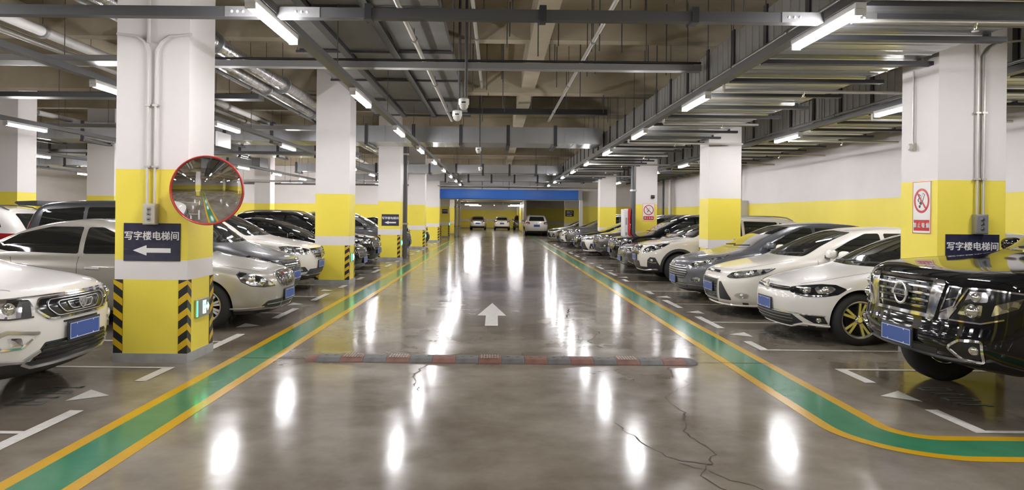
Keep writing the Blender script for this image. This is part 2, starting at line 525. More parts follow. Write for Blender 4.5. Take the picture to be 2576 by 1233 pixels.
# right side
RS = [([5.24, 7.38], 3.63)]
stall_line(1, 3.63, 5.26); stall_leg(1, 3.63, 5.23, 5.86); stall_line(1, 3.63, 7.39); stall_leg(1, 3.63, 6.80, 7.42); stall_tri(1, 3.50, 6.3); stall_num(1, 3.60, 6.3)
y = 8.44
rows = [(8.44, 10.64, 12.83, 15.02)] + [(8.44 + 8.4 * k + .35, 8.44 + 8.4 * k + 2.6, 8.44 + 8.4 * k + 4.85, 8.44 + 8.4 * k + 7.1) for k in range(1, 4)]
for k, row in enumerate(rows):
    for j, y in enumerate(row):
        stall_line(1, 3.22, y)
        stall_leg(1, 3.22, y - (0 if j == 0 else .58), y + (0 if j == 3 else .58))
        if j < 3:
            stall_tri(1, 3.22, (y + row[j + 1]) / 2)
            if k < 1: stall_num(1, 3.3, (y + row[j + 1]) / 2)
# left side
stall_line(-1, -3.28, 5.0); stall_leg(-1, -3.28, 4.45, 5.57); stall_line(-1, -3.28, 7.13); stall_leg(-1, -3.28, 6.55, 7.16); stall_tri(-1, -3.33, 6.03); stall_num(-1, -3.30, 6.03)
stall_line(-1, -3.28, 2.8); stall_leg(-1, -3.28, 2.2, 3.4)
for k in range(4):
    row = [8.9 + 8.4 * k + 2.22 * j - (0 if j else .3) for j in range(4)]
    for j, y in enumerate(row):
        stall_line(-1, -3.28, y)
        stall_leg(-1, -3.28, y - (0 if j == 0 and k else .56), y + (0 if j == 3 else .56))
        if j < 3: stall_tri(-1, -3.33, (y + row[j + 1]) / 2)
# direction arrow in the aisle
ax, at_, ah, ae = -.045, 12.67, 11.08, 10.05
flat('direction_arrow', [(ax, at_), (ax - .23, ah), (ax - .095, ah), (ax - .095, ae), (ax + .095, ae), (ax + .095, ah), (ax + .23, ah)], M_line_white, .002)
# expansion joint under the shutter, joint at the bump, cracks
flat('floor_joint', [(-2.4, 50.6), (5.2, 50.6), (5.2, 50.85), (-2.4, 50.85)], M_black, .002)
flat('floor_joint', [(-3.2, 7.66), (-2.0, 7.66), (-2.0, 7.672), (-3.2, 7.672)], M_crack, .0026)
flat('floor_joint', [(2.1, 7.66), (3.2, 7.66), (3.2, 7.672), (2.1, 7.672)], M_crack, .0026)
def crack(pts, w, seed):
    rg = random.Random(seed)
    pp = []
    for (a, b_) in zip(pts, pts[1:]):
        d = math.hypot(b_[0] - a[0], b_[1] - a[1]); n = max(2, int(d / .06))
        for i in range(n):
            t = i / n
            pp.append((a[0] + (b_[0] - a[0]) * t + rg.uniform(-.022, .022), a[1] + (b_[1] - a[1]) * t + rg.uniform(-.022, .022)))
    pp.append(pts[-1])
    verts, faces = [], []
    for i, p in enumerate(pp):
        q = pp[min(i + 1, len(pp) - 1)]; o = pp[max(i - 1, 0)]
        dx, dy = q[0] - o[0], q[1] - o[1]; l = math.hypot(dx, dy) or 1
        ww = w * rg.uniform(.25, 1.2)
        verts += [(p[0] - dy / l * ww, p[1] + dx / l * ww, .0016), (p[0] + dy / l * ww, p[1] - dx / l * ww, .0016)]
        if i: faces.append((2 * i - 2, 2 * i - 1, 2 * i + 1, 2 * i))
    o = mesh_obj('floor_crack', verts, faces, M_crack, floor)
    if o.data.polygons[0].normal.z < 0: o.data.flip_normals()
crack([(1.28, 12.0), (1.15, 11.0), (1.32, 10.2), (1.45, 9.6), (1.20, 8.9), (1.32, 8.5)], .008, 1)
crack([(1.85, 7.4), (1.80, 7.0), (1.92, 6.7), (1.62, 6.35), (1.50, 6.1), (1.56, 5.7), (1.42, 5.2), (1.50, 4.7), (1.30, 4.3), (1.45, 3.9), (1.20, 3.6)], .008, 2)
crack([(.95, 5.4), (1.05, 4.9), (1.22, 4.55), (1.42, 4.5)], .006, 3)
crack([(1.22, 4.55), (1.5, 4.2), (1.75, 3.9)], .005, 4)
crack([(-.72, 7.4), (-.80, 7.0), (-.75, 6.6), (-.68, 6.3)], .008, 5)
# ------------------------------------------------------------------ car builder
def pchip(xs, ys):
    """monotone cubic interpolation"""
    xs = np.array(xs, float); ys = np.array(ys, float)
    h = np.diff(xs); d = np.diff(ys) / h
    m = np.zeros(len(xs))
    for i in range(1, len(xs) - 1):
        if d[i - 1] * d[i] > 0:
            w1 = 2 * h[i] + h[i - 1]; w2 = h[i] + 2 * h[i - 1]
            m[i] = (w1 + w2) / (w1 / d[i - 1] + w2 / d[i])
    m[0] = d[0]; m[-1] = d[-1]
    def f(x):
        x = np.clip(x, xs[0], xs[-1])
        i = np.clip(np.searchsorted(xs, x) - 1, 0, len(h) - 1)
        t = (x - xs[i]) / h[i]
        return ((1 + 2 * t) * (1 - t) ** 2 * ys[i] + t * (1 - t) ** 2 * h[i] * m[i]
                + t * t * (3 - 2 * t) * ys[i + 1] + t * t * (t - 1) * h[i] * m[i + 1])
    return f

def spl(pts, closed=True, n=6):
    """Catmull-Rom through 2-D points"""
    out = []
    N = len(pts)
    rng = range(N) if closed else range(N - 1)
    for i in rng:
        if closed:
            p = [pts[(i + k) % N] for k in (-1, 0, 1, 2)]
        else:
            p = [pts[max(0, min(N - 1, i + k))] for k in (-1, 0, 1, 2)]
        for j in range(n):
            t = j / n
            out.append(tuple(.5 * (2 * p[1][a] + (p[2][a] - p[0][a]) * t + (2 * p[0][a] - 5 * p[1][a] + 4 * p[2][a] - p[3][a]) * t * t
                       + (3 * p[1][a] - p[0][a] - 3 * p[2][a] + p[3][a]) * t ** 3) for a in (0, 1)))
    if not closed: out.append(tuple(pts[-1]))
    return out

def rnd(pts, r=.02, n=3):
    """polygon with its corners rounded"""
    out = []
    N = len(pts)
    for i in range(N):
        p0, p, p1 = Vector(pts[i - 1]), Vector(pts[i]), Vector(pts[(i + 1) % N])
        a = (p0 - p); b = (p1 - p)
        ra = min(r, a.length * .45); rb = min(r, b.length * .45)
        A = p + a.normalized() * ra; B = p + b.normalized() * rb
        for k in range(n + 1):
            t = k / n
            q = A * (1 - t) ** 2 + p * 2 * t * (1 - t) + B * t * t
            out.append((q.x, q.y))
    return out

def dense(pts, step, closed=True):
    out = []
    N = len(pts)
    for i in range(N if closed else N - 1):
        a = pts[i]; b = pts[(i + 1) % N]
        d = math.hypot(b[0] - a[0], b[1] - a[1])
        k = max(1, int(math.ceil(d / step)))
        for j in range(k):
            out.append((a[0] + (b[0] - a[0]) * j / k, a[1] + (b[1] - a[1]) * j / k))
    if not closed: out.append(tuple(pts[-1]))
    return out

class Shell:
    """car body lofted from waterlines; front at x = 0, rear at x = L"""
    def __init__(s, P):
        s.P = P
        fz, fx = zip(*P['front']); rz, rx = zip(*P['rear']); wz, ww = zip(*P['width'])
        F, R, W = pchip(fz, fx), pchip(rz, rx), pchip(wz, ww)
        LF, LR, NF = pchip(*zip(*P['lf'])), pchip(*zip(*P['lr'])), pchip(*zip(*P['nf']))
        zt = np.linspace(fz[0], fz[-1], 900)
        meas = np.maximum.reduce([np.abs(np.diff(F(zt))) * .8, np.abs(np.diff(R(zt))) * .8, np.diff(zt) * 1.0, np.abs(np.diff(W(zt))) * 1.2])
        cum = np.concatenate([[0], np.cumsum(meas + 1e-5)])
        ns = P.get('slices', 66)
        zs = np.interp(np.linspace(0, cum[-1], ns), cum, zt)
        L = P['L']; Hw = P['W']
        nfa, nsd, nra = 20, 40, 16
        rings = []
        for z in zs:
            xf, xr, w = float(F(z)), float(R(z)), float(W(z)) * Hw
            lf, lr, n = float(LF(z)), float(LR(z)), float(NF(z))
            tot = xr - xf
            if lf + lr > tot * .96:
                k = tot * .96 / (lf + lr); lf *= k; lr *= k
            half = []
            for i in range(nfa + 1):
                t = i / nfa * PI / 2
                half.append((xf + lf * (1 - max(0, math.cos(t)) ** (2 / n)), w * math.sin(t) ** (2 / n)))
            xa, xb = xf + lf, xr - lr
            for i in range(1, nsd):
                half.append((xa + (xb - xa) * i / nsd, w))
            nr = P.get('nr', 3.2)
            for i in range(nra, -1, -1):
                t = i / nra * PI / 2
                half.append((xr - lr * (1 - max(0, math.cos(t)) ** (2 / nr)), w * math.sin(t) ** (2 / nr)))
            half = [(x, y * (1 - P.get('barrel', .05) * ((x - L * .5) / (L * .5)) ** 2)) for x, y in half]
            ring = [(x, y, z) for x, y in half] + [(x, -y, z) for x, y in half[-2:0:-1]]
            rings.append(ring)
        V = np.array(rings)             # ns, m, 3
        # wheel arch flares
        fl = P.get('flare', .018)
        for ax in P['axles']:
            d = np.hypot(V[..., 0] - ax, V[..., 2] - P['R'])
            k = fl * np.exp(-((d - P['ra']) / .07) ** 2) * (V[..., 2] < P['belt'])
            side = np.abs(V[..., 1]) > .55 * Hw
            V[..., 1] += np.sign(V[..., 1]) * k * side
        ns_, m = V.shape[:2]
        verts = V.reshape(-1, 3)
        faces = []
        for i in range(ns_ - 1):
            for j in range(m):
                k = (j + 1) % m
                faces.append((i * m + j, (i + 1) * m + j, (i + 1) * m + k, i * m + k))
        faces.append(tuple(range(m)))
        faces.append(tuple((ns_ - 1) * m + j for j in range(m))[::-1])
        s.verts, s.faces = verts, faces
        s.bvh = BVHTree.FromPolygons([tuple(v) for v in verts], faces)
        s.F, s.R_, s.W_ = F, R, W
        s.x0 = 1.3
        s.xr0 = L - 1.3
    # projections: 2-D coordinate -> point on the skin and its normal
    def front(s, q, z):
        q *= s.P.get('qs', 1.)
        if abs(q) > .45: q = math.copysign(.45 + (abs(q) - .45) * .8, q)
        zm = s.P.get('zmap')
        if zm: z = zm(z)
        a = q / 1.1
        d = Vector((math.cos(a), -math.sin(a), 0))            # inward
        o = Vector((s.x0, 0, z)) - d * 3.
        p, n, _, _ = s.bvh.ray_cast(o, d)
        return (p, n) if p else None
    def rear(s, q, z):
        a = q / 1.1
        d = Vector((-math.cos(a), -math.sin(a), 0))
        o = Vector((s.xr0, 0, z)) - d * 3.
        p, n, _, _ = s.bvh.ray_cast(o, d)
        return (p, n) if p else None
    def fx(s, y, z):
        p, n, _, _ = s.bvh.ray_cast(Vector((-2, y, z)), Vector((1, 0, 0)))
        return (p, n) if p else None
    def rx(s, y, z):
        p, n, _, _ = s.bvh.ray_cast(Vector((9, y, z)), Vector((-1, 0, 0)))
        return (p, n) if p else None
    def side(s, x, z, sg=1):
        p, n, _, _ = s.bvh.ray_cast(Vector((x, 3 * sg, z)), Vector((0, -sg, 0)))
        return (p, n) if p else None
    def top(s, x, y):
        p, n, _, _ = s.bvh.ray_cast(Vector((x, y, 4)), Vector((0, 0, -1)))
        return (p, n) if p else None

def patch_mesh(name, poly, proj, off=.004, material=None, step=.04, depth=.012):
    """closed 2-D outline draped over the skin, with a turned-in edge"""
    poly = dense(poly, step)
    xs = [p[0] for p in poly]; ys = [p[1] for p in poly]
    pts = [Vector(p) for p in poly]
    nb = len(pts)
    gx = np.arange(min(xs) + step * .5, max(xs), step); gy = np.arange(min(ys) + step * .5, max(ys), step)
    arr = np.array(poly)
    def inside(x, y):
        c = False
        j = nb - 1
        for i in range(nb):
            if (arr[i, 1] > y) != (arr[j, 1] > y) and x < (arr[j, 0] - arr[i, 0]) * (y - arr[i, 1]) / (arr[j, 1] - arr[i, 1]) + arr[i, 0]:
                c = not c
            j = i
        return c
    for x in gx:
        for y in gy:
            if np.min((arr[:, 0] - x) ** 2 + (arr[:, 1] - y) ** 2) > (step * .45) ** 2 and inside(x, y):
                pts.append(Vector((x, y)))
    edges = [(i, (i + 1) % nb) for i in range(nb)]
    v2, e2, f2, *_ = geometry.delaunay_2d_cdt(pts, edges, [list(range(nb))], 1, 1e-6)
    out = []; idx = {}
    nrm = []
    for i, p in enumerate(v2):
        h = proj(p[0], p[1])
        if h is None: continue
        idx[i] = len(out)
        out.append(h[0] + h[1] * off); nrm.append(h[1])
    faces = [tuple(idx[i] for i in f) for f in f2 if all(i in idx for i in f)]
    # orient outward
    fixed = []
    cnt = {}
    for f in faces:
        a, b, c = (out[i] for i in f[:3])
        if (b - a).cross(c - a).dot(nrm[f[0]]) < 0: f = f[::-1]
        fixed.append(f)
        for i in range(3):
            e = (f[i], f[(i + 1) % 3]); cnt[e] = cnt.get(e, 0) + 1
    low = {}
    for (a, b) in list(cnt):
        if (b, a) not in cnt:
            for i in (a, b):
                if i not in low:
                    low[i] = len(out); out.append(out[i] - nrm[i] * (depth + off)); nrm.append(nrm[i])
            fixed.append((b, a, low[a], low[b]))
    me = bpy.data.meshes.new(name)
    me.from_pydata([tuple(v) for v in out], [], fixed)
    me.polygons.foreach_set('use_smooth', [True] * len(me.polygons))
    me.set_sharp_from_angle(angle=math.radians(45))
    if material: me.materials.append(material)
    return me

def strip_mesh(name, path, proj, width, off=.006, material=None, closed=False, step=.035):
    """raised trim line along a 2-D path on the skin"""
    path = dense(path, step, closed)
    n = len(path)
    pr = []
    for i, p in enumerate(path):
        h = proj(*p)
        pr.append(h)
    keep = [i for i in range(n) if pr[i] is not None]
    if len(keep) < 2: return None
    verts, faces, ids = [], [], {}
    for i in keep:
        p, nn = pr[i]
        a = pr[(i - 1) % n if closed else max(0, i - 1)] or pr[i]
        b = pr[(i + 1) % n if closed else min(n - 1, i + 1)] or pr[i]
        t = (b[0] - a[0])
        if t.length < 1e-6: t = Vector((1, 0, 0))
        t.normalize()
        s = nn.cross(t).normalized() * width * .5
        ids[i] = len(verts)
        verts += [p + s - nn * .004, p + s * .7 + nn * off, p - s * .7 + nn * off, p - s - nn * .004]
    for i in keep:
        j = (i + 1) % n
        if (not closed and j == 0) or j not in ids: continue
        a, b = ids[i], ids[j]
        for k in range(3):
            faces.append((a + k, b + k, b + k + 1, a + k + 1))
        if not closed and i == keep[0]: faces.append((a, a + 1, a + 2, a + 3))
        if not closed and j == keep[-1]: faces.append((b + 3, b + 2, b + 1, b))
    me = bpy.data.meshes.new(name)
    me.from_pydata([tuple(v) for v in verts], [], faces)
    me.polygons.foreach_set('use_smooth', [True] * len(me.polygons))
    me.set_sharp_from_angle(angle=math.radians(50))
    if material: me.materials.append(material)
    return me

def bm_mesh(name, bm, material, smooth=True, angle=40):
    me = bpy.data.meshes.new(name)
    bmesh.ops.recalc_face_normals(bm, faces=bm.faces)
    bm.to_mesh(me); bm.free()
    me.materials.append(material)
    if smooth:
        me.polygons.foreach_set('use_smooth', [True] * len(me.polygons))
        me.set_sharp_from_angle(angle=math.radians(angle))
    return me

_wheel_cache = {}
def wheel_meshes(R, rim, style, two_tone):
    """tyre, rim, spokes, cap; axis along y, outer face towards +y, centre at origin"""
    key = (R, rim, style, two_tone)
    if key in _wheel_cache: return _wheel_cache[key]
    X = Matrix.Rotation(-PI / 2, 4, 'X')       # z -> +y
    w = .105
    bm = bmesh.new()
    add_lathe(bm, [(rim - .012, -w), (rim + .02, -w - .004), (R - .045, -w + .002), (R - .012, -w + .03), (R, -w + .05), (R, w - .05), (R - .012, w - .03),
                   (R - .045, w - .002), (rim + .02, w + .004), (rim + .002, w - .004), (rim - .012, w - .02)], 40, X, close=True)
    tyre = bm_mesh('wheel', bm, M_rubber, angle=60)
    bm = bmesh.new()
    add_lathe(bm, [(rim - .004, -w + .01), (rim - .02, -w + .03), (rim - .03, 0), (rim - .022, w - .02), (rim + .004, w - .006), (rim + .006, w + .004), (rim - .004, w + .006),
                   (rim - .014, w - .004), (rim - .024, w - .03), (rim - .034, 0)], 40, X)
    ringm = bm_mesh('rim', bm, M_satin)
    bm = bmesh.new()
    add_lathe(bm, [(0, -.02), (rim * .62, -.02), (rim * .62, -.035), (0, -.035)], 32, X)
    add_lathe(bm, [(0, -.06), (rim - .03, -.06), (rim - .03, -.07), (0, -.07)], 32, X)  # black backing disc stands in for the dark of the wheel recess
    disc = bm_mesh('brake_recess_disc', bm, M_plastic)
    bm = bmesh.new()
    def spoke(a, r0, r1, w0, w1, y0, y1, th=.022, skew=0.):
        # tapered bar from radius r0 to r1 with outer face y0 -> y1
        ca, sa = math.cos(a), math.sin(a)
        tx, tz = -sa, ca
        pts = []
        for r, hw, y in ((r0, w0 / 2, y0), (r1, w1 / 2, y1)):
            for s in (-1, 1):
                for dy in (0, -th):
                    k = skew if r == r1 else 0
                    ins = .82 if dy == 0 else 1.
                    pts.append(bm.verts.new((ca * r + tx * (s * hw * ins + k), y + dy, sa * r + tz * (s * hw * ins + k))))
        a0, a1, b0, b1, c0, c1, d0, d1 = pts
        for f in ((a0, b0, d0, c0), (a1, c1, d1, b1), (a0, c0, c1, a1), (b0, b1, d1, d0), (a0, a1, b1, b0), (c0, d0, d1, c1)):
            bm.faces.new(f)
    yo = w - .012
    if style == 'twin5':
        for k in range(5):
            a = PI / 2 + k * 2 * PI / 5 + .2
            for s in (-1, 1):
                spoke(a + s * .12, .04, rim - .010, .036, .040, yo - .022, yo - .004, skew=s * .012)
    elif style == 'five':
        for k in range(5):
            spoke(PI / 2 + k * 2 * PI / 5, .04, rim - .012, .07, .095, yo - .02, yo - .006)
    elif style == 'steel':
        for k in range(9):
            a = k * 2 * PI / 9 + .1
            for s in (-1, 1):
                spoke(a + s * .12, .07, rim - .012, .026, .034, yo - .012, yo - .006, skew=0)
        add_lathe(bm, [(0, yo - .004), (.08, yo - .008), (.085, yo - .03), (0, yo - .03)], 20, X)
    else:
        for k in range(10):
            spoke(k * 2 * PI / 10, .04, rim - .012, .03, .036, yo - .018, yo - .006)
    spokes = bm_mesh('spokes', bm, M_satin if style != 'steel' else M_pipe_white, smooth=False)
    bm = bmesh.new()
    add_lathe(bm, [(0, yo - .004), (.03, yo - .006), (.036, yo - .014), (.055, yo - .02), (.058, yo - .05), (0, yo - .05)], 20, X)
    cap = bm_mesh('hub_cap', bm, M_chrome)
    _wheel_cache[key] = (tyre, ringm, disc, spokes, cap)
    return _wheel_cache[key]

def emblem_mesh(kind, s):
    """badge in the local x/z plane facing -y ... returned facing +z with x right, y up"""
    bm = bmesh.new()
    def ring(r, t, sx=1., sy=1., h=.008, seg=28):
        add_lathe(bm, [(r - t, 0), (r - t, h * .6), (r - t * .5, h), (r, h * .6), (r, 0)], seg, Matrix.Diagonal((sx, sy, 1, 1)))
    def bar(x0, y0, x1, y1, t=.12, h=.007):
        d = Vector((x1 - x0, y1 - y0)); n = Vector((-d.y, d.x)).normalized() * t * s * .5
        p = [Vector((x0 * s, y0 * s)) + n, Vector((x1 * s, y1 * s)) + n, Vector((x1 * s, y1 * s)) - n, Vector((x0 * s, y0 * s)) - n]
        a = [bm.verts.new((q.x, q.y, 0)) for q in p]; b = [bm.verts.new((q.x, q.y, h)) for q in p]
        bm.faces.new(b)
        for i in range(4): bm.faces.new((a[i], a[(i + 1) % 4], b[(i + 1) % 4], b[i]))
    if kind == 'vw':
        ring(s, s * .16)
        for sg in (-1, 1):
            bar(sg * .38, .82, 0, .1, .17); bar(sg * .72, .52, sg * .36, -.74, .17); bar(sg * .36, -.74, 0, -.02, .17)
    elif kind == 'ringbar':
        ring(s, s * .2)
        bar(-1.15, 0, 1.15, 0, .36, .012)
    elif kind == 'oval':
        add_lathe(bm, [(0, .006), (s * .8, .006), (s * .88, .009), (s, .005), (s, 0)], 28, Matrix.Diagonal((1.5, .62, 1, 1)))
    elif kind == 'diamond':
        bar(0, 1.1, .6, 0, .3); bar(.6, 0, 0, -1.1, .3); bar(0, -1.1, -.6, 0, .3); bar(-.6, 0, 0, 1.1, .3)
    elif kind == 'shield':
        ring(s, s * .16)
        for x in (-.45, 0, .45): bar(x + .22, .5, x - .12, -.5, .26)
    elif kind == 'crest':
        pts = [(-.9, .75), (.9, .75), (1.0, .1), (.62, -.55), (0, -.95), (-.62, -.55), (-1.0, .1)]
        for (a, b), (c, d) in zip(pts, pts[1:] + pts[:1]): bar(a, b, c, d, .2)
        for x in (-.5, 0, .5): bar(x, .6, x, .15, .26); bar(x * .8, -.02, x * .8, -.5, .22)
    elif kind == 'h':
        bar(-.7, .8, -.5, -.8, .26); bar(.7, .8, .5, -.8, .26); bar(-.55, 0, .55, 0, .22)
        for a, b in (((-1, 1), (1, 1)), ((1, 1), (.8, -1)), ((.8, -1), (-.8, -1)), ((-.8, -1), (-1, 1))): bar(*a, *b, .14)
    elif kind == 'ellipses':
        add_lathe(bm, [(s - s * .14, 0), (s - s * .1, .008), (s, .004), (s, 0)], 28, Matrix.Diagonal((1.35, .85, 1, 1)))
        add_lathe(bm, [(s * .5, 0), (s * .56, .008), (s * .62, 0)], 22, Matrix.Diagonal((.6, 1.2, 1, 1)))
        bar(-.8, .35, .8, .35, .14)
    else:
        ring(s, s * .22)
        bar(-.5, -.5, .5, .5, .2); bar(-.5, .5, .5, -.5, .2)
    return bm_mesh('emblem', bm, M_badge)

def frame_at(p, n):
    """matrix with local z along n, local y up"""
    z = n.normalized()
    up = Vector((0, 0, 1))
    x = up.cross(z).normalized()
    y = z.cross(x)
    return Matrix((( x.x, y.x, z.x, p.x), (x.y, y.y, z.y, p.y), (x.z, y.z, z.z, p.z), (0, 0, 0, 1)))

def plate_meshes():
    bm = bmesh.new(); add_box(bm, -.235, .235, -.085, .085, 0, .012, .004)
    base = bm_mesh('plate_holder', bm, M_plastic)
    bm = bmesh.new(); add_box(bm, -.22, .22, -.07, .07, .012, .017)
    pl = bm_mesh('licence_plate', bm, M_plate)
    bm = bmesh.new()
    for a in ((-.215, .215, .061, .065), (-.215, .215, -.065, -.061), (-.215, -.211, -.065, .065), (.211, .215, -.065, .065)):
        add_box(bm, a[0], a[1], a[2], a[3], .017, .0185)
    for x in (-.12, .12):
        for y in (-.055, .055):
            add_lathe(bm, [(0, .02), (.006, .019), (.006, .016)], 8, Matrix.Translation((x, y, 0)))
    bd = bm_mesh('plate_border', bm, M_plate_white, smooth=False)
    return base, pl, bd
_plates = None

class Car:
    """a model: list of (part, mesh, matrix, parent index, is_paint, label)"""
    def __init__(s, P):
        global _plates
        s.P = P
        s.S = Shell(P)
        s.parts = []
        s.body()
        s.glass()
        s.wheels()
        s.mirrors()
        P['face'](s)
        if P.get('tail'): P['tail'](s)
        s.details()
    def add(s, name, me, M=None, parent=-1, paint=False, label=None):
        if me is None: return -1
        s.parts.append((name, me, M, parent, paint, label))
        return len(s.parts) - 1
    def body(s):
        P, S = s.P, s.S
        me = bpy.data.meshes.new('body')
        me.from_pydata([tuple(v) for v in S.verts], [], S.faces)
        ob = bpy.data.objects.new('tmp_body', me); COL.objects.link(ob)
        bm = bmesh.new()
        for ax in P['axles']:
            for sg in (-1, 1):
                y0 = (P['W'] - .30) * sg
                M = Matrix.Translation((ax, y0, P['R'] + .01)) @ Matrix.Rotation(-sg * PI / 2, 4, 'X')
                r = P['ra']
                add_lathe(bm, [(0, 0), (r, 0), (r, .6), (0, .6)], 48, M)
        cm = bpy.data.meshes.new('cut'); bmesh.ops.recalc_face_normals(bm, faces=bm.faces); bm.to_mesh(cm); bm.free()
        co = bpy.data.objects.new('tmp_cut', cm); COL.objects.link(co)
        md = ob.modifiers.new('b', 'BOOLEAN'); md.operation = 'DIFFERENCE'; md.solver = 'EXACT'; md.object = co
        dg = bpy.context.evaluated_depsgraph_get()
        out = bpy.data.meshes.new_from_object(ob.evaluated_get(dg))
        bpy.data.objects.remove(ob); bpy.data.objects.remove(co)
        out.materials.clear(); out.materials.append(P_slot); out.materials.append(M_plastic)
        zc = P.get('clad', 0)
        mi = np.zeros(len(out.polygons), int)
        for i, p in enumerate(out.polygons):
            c = p.center
            # inside of the wheel wells and everything below the cladding line is black plastic
            for ax in P['axles']:
                d = math.hypot(c.x - ax, c.z - P['R'] - .01)
                if (abs(d - P['ra']) < .004 and abs(p.normal.y) < .25) or (d < P['ra'] and abs(c.y) < P['W'] - .2): mi[i] = 1
            if c.z < zc or (p.normal.z < -.7 and c.z < .35): mi[i] = 1
        out.polygons.foreach_set('material_index', mi)
        out.polygons.foreach_set('use_smooth', [True] * len(out.polygons))
        out.set_sharp_from_angle(angle=math.radians(38))
        out.name = 'body'
        s.add('body', out, paint=True)
    def glass(s):
        P, S = s.P, s.S
        zc, zr = P['cowl'], P['wtop']
        yb, yt = P['wsb'], P['wst']
        ws = rnd([(-yb, zc), (0, zc - .012), (yb, zc), (yt, zr - .01), (0, zr + .012), (-yt, zr - .01)], .04)
        w = s.add('windshield', patch_mesh('windshield', ws, S.fx, .004, M_glass, .045))
        # wipers resting at the base of the screen
        for a, b_ in ((-.05, -.60), (.55, .02)):
            s.add('wiper', strip_mesh('wiper', [(a, zc + .02), (b_, zc + .045)], S.fx, .018, .016, M_plastic), parent=w)
        if P.get('rwin'):
            z0, z1, y0, y1 = P['rwin']
            s.add('rear_window', patch_mesh('rear_window', rnd([(-y0, z0), (y0, z0), (y1, z1), (-y1, z1)], .05), S.rx, .004, M_glass, .05))
        for sg in (-1, 1):
            for win in P['dlo']:
                s.add('side_window', patch_mesh('side_window', rnd(win, .03), lambda x, z, sg=sg: S.side(x, z, sg), .004, M_glass, .05))
            if P.get('dlo_trim'):
                s.add('window_trim', strip_mesh('window_trim', P['dlo_trim'], lambda x, z, sg=sg: S.side(x, z, sg), .022, .007, M_chrome))
    def wheels(s):
        P = s.P
        ms = wheel_meshes(P['R'], P['rim'], P.get('spokes', 'ten'), 0)
        for ax in P['axles']:
            for sg in (-1, 1):
                y = (P['W'] - P.get('inset', .025) - .105) * sg
                M = Matrix.Translation((ax, y, P['R'])) @ (Matrix.Identity(4) if sg > 0 else Matrix.Rotation(PI, 4, 'Z'))
                k = s.add('wheel', ms[0], M)
                for nme, me in zip(('rim', 'brake_recess_disc', 'spokes', 'hub_cap'), ms[1:]):
                    s.add(nme, me, M, parent=k)
    def mirrors(s):
        P, S = s.P, s.S
        x, z = P['mir']
        for sg in (-1, 1):
            h = S.side(x, z, sg)
            y = abs(h[0].y) if h else P['W'] * .9
            bm = bmesh.new()
            bmesh.ops.create_uvsphere(bm, u_segments=20, v_segments=12, radius=1)
            for v in bm.verts:
                q = Vector([math.copysign(abs(c) ** .72, c) for c in v.co])
                q.x = max(q.x, -1) if q.x < 0 else q.x * .45
                v.co = Vector((q.x * .085 + x, (q.y * .105 + y + .14) * sg, q.z * .072 + z + .06))
            k = s.add('mirror', bm_mesh('mirror', bm, P_slot), paint=True)
            bm = bmesh.new()
            add_box(bm, x - .05, x + .04, (y - .02) * sg if sg > 0 else (y + .1) * sg, (y + .1) * sg if sg > 0 else (y - .02) * sg, z - .015, z + .012, .008)
            s.add('mirror_arm', bm_mesh('mirror_arm', bm, M_plastic), parent=k)
            bm = bmesh.new()
            add_box(bm, x + .034, x + .042, min((y + .055) * sg, (y + .225) * sg), max((y + .055) * sg, (y + .225) * sg), z + .01, z + .11, .003)
            s.add('mirror_glass', bm_mesh('mirror_glass', bm, M_mirror), parent=k)
    def details(s):
        P, S = s.P, s.S
        for sg in (-1, 1):
            pr = lambda x, z, sg=sg: S.side(x, z, sg)
            for ln in P.get('seams', []):
                s.add('panel_gap', strip_mesh('panel_gap', ln, pr, .008, .0015, M_black))
            for x, z in P.get('handles', []):
                s.add('door_handle', strip_mesh('door_handle', [(x, z), (x + .2, z + .008)], pr, .032, .028, P.get('handle_mat', M_chrome)))
            for x0, x1, z in P.get('side_trim', []):
                s.add('side_trim', strip_mesh('side_trim', [(x0, z), (x1, z)], pr, .035, .012, P.get('trim_mat', M_chrome)))
            if P.get('arch_trim'):
                for ax in P['axles']:
                    r = P['ra'] + .03
                    path = [(ax + r * math.cos(t), P['R'] + .01 + r * math.sin(t)) for t in np.linspace(-.25, PI + .25, 40)]
                    path = [p for p in path if p[1] > P['front'][0][0] + .02]
                    s.add('arch_trim', strip_mesh('arch_trim', path, pr, .075, .014, M_plastic, step=.03))
            if P.get('rail'):
                x0, x1 = P['rail']
                yy = P['wst'] * .86 * sg
                pts = []
                for x in np.linspace(x0, x1, 12):
                    h = S.top(x, yy)
                    if h: pts.append(h[0] + Vector((0, 0, .035 if x0 + .1 < x < x1 - .1 else .0)))
                bm = bmesh.new(); add_tube(bm, pts, .016, 8)
                s.add('roof_rail', bm_mesh('roof_rail', bm, P.get('rail_mat', M_satin)))
        if P.get('spoiler'):
            x, z = P['spoiler']
            bm = bmesh.new()
            add_prism(bm, [(x - .12, z + .035), (x + .24, z + .02), (x + .27, z - .005), (x + .20, z - .05), (x - .12, z - .06)], -.60, .60)
            s.add('roof_spoiler', bm_mesh('roof_spoiler', bm, P_slot), paint=True)
        # bonnet shut line
        if P.get('hood_line'):
            for sg in (-1, 1):
                pts = [(x, y * sg) for x, y in P['hood_line']]
                s.add('panel_gap', strip_mesh('panel_gap', pts, S.top, .008, .0015, M_black))
    # ---- front end helpers
    def fpatch(s, name, pts, material, off=.004, mirror=True, parent=-1, r=.015, label=None, step=.03, paint=False, proj=None):
        out = []
        for sg in ((1, -1) if mirror else (1,)):
            pp = [(q * sg, z) for q, z in (rnd(pts, r) if r else pts)]
            out.append(s.add(name, patch_mesh(name, pp, proj or s.S.front, off, material, step), parent=parent if not isinstance(parent, (list, tuple)) else parent[len(out)], label=label, paint=paint))
        return out
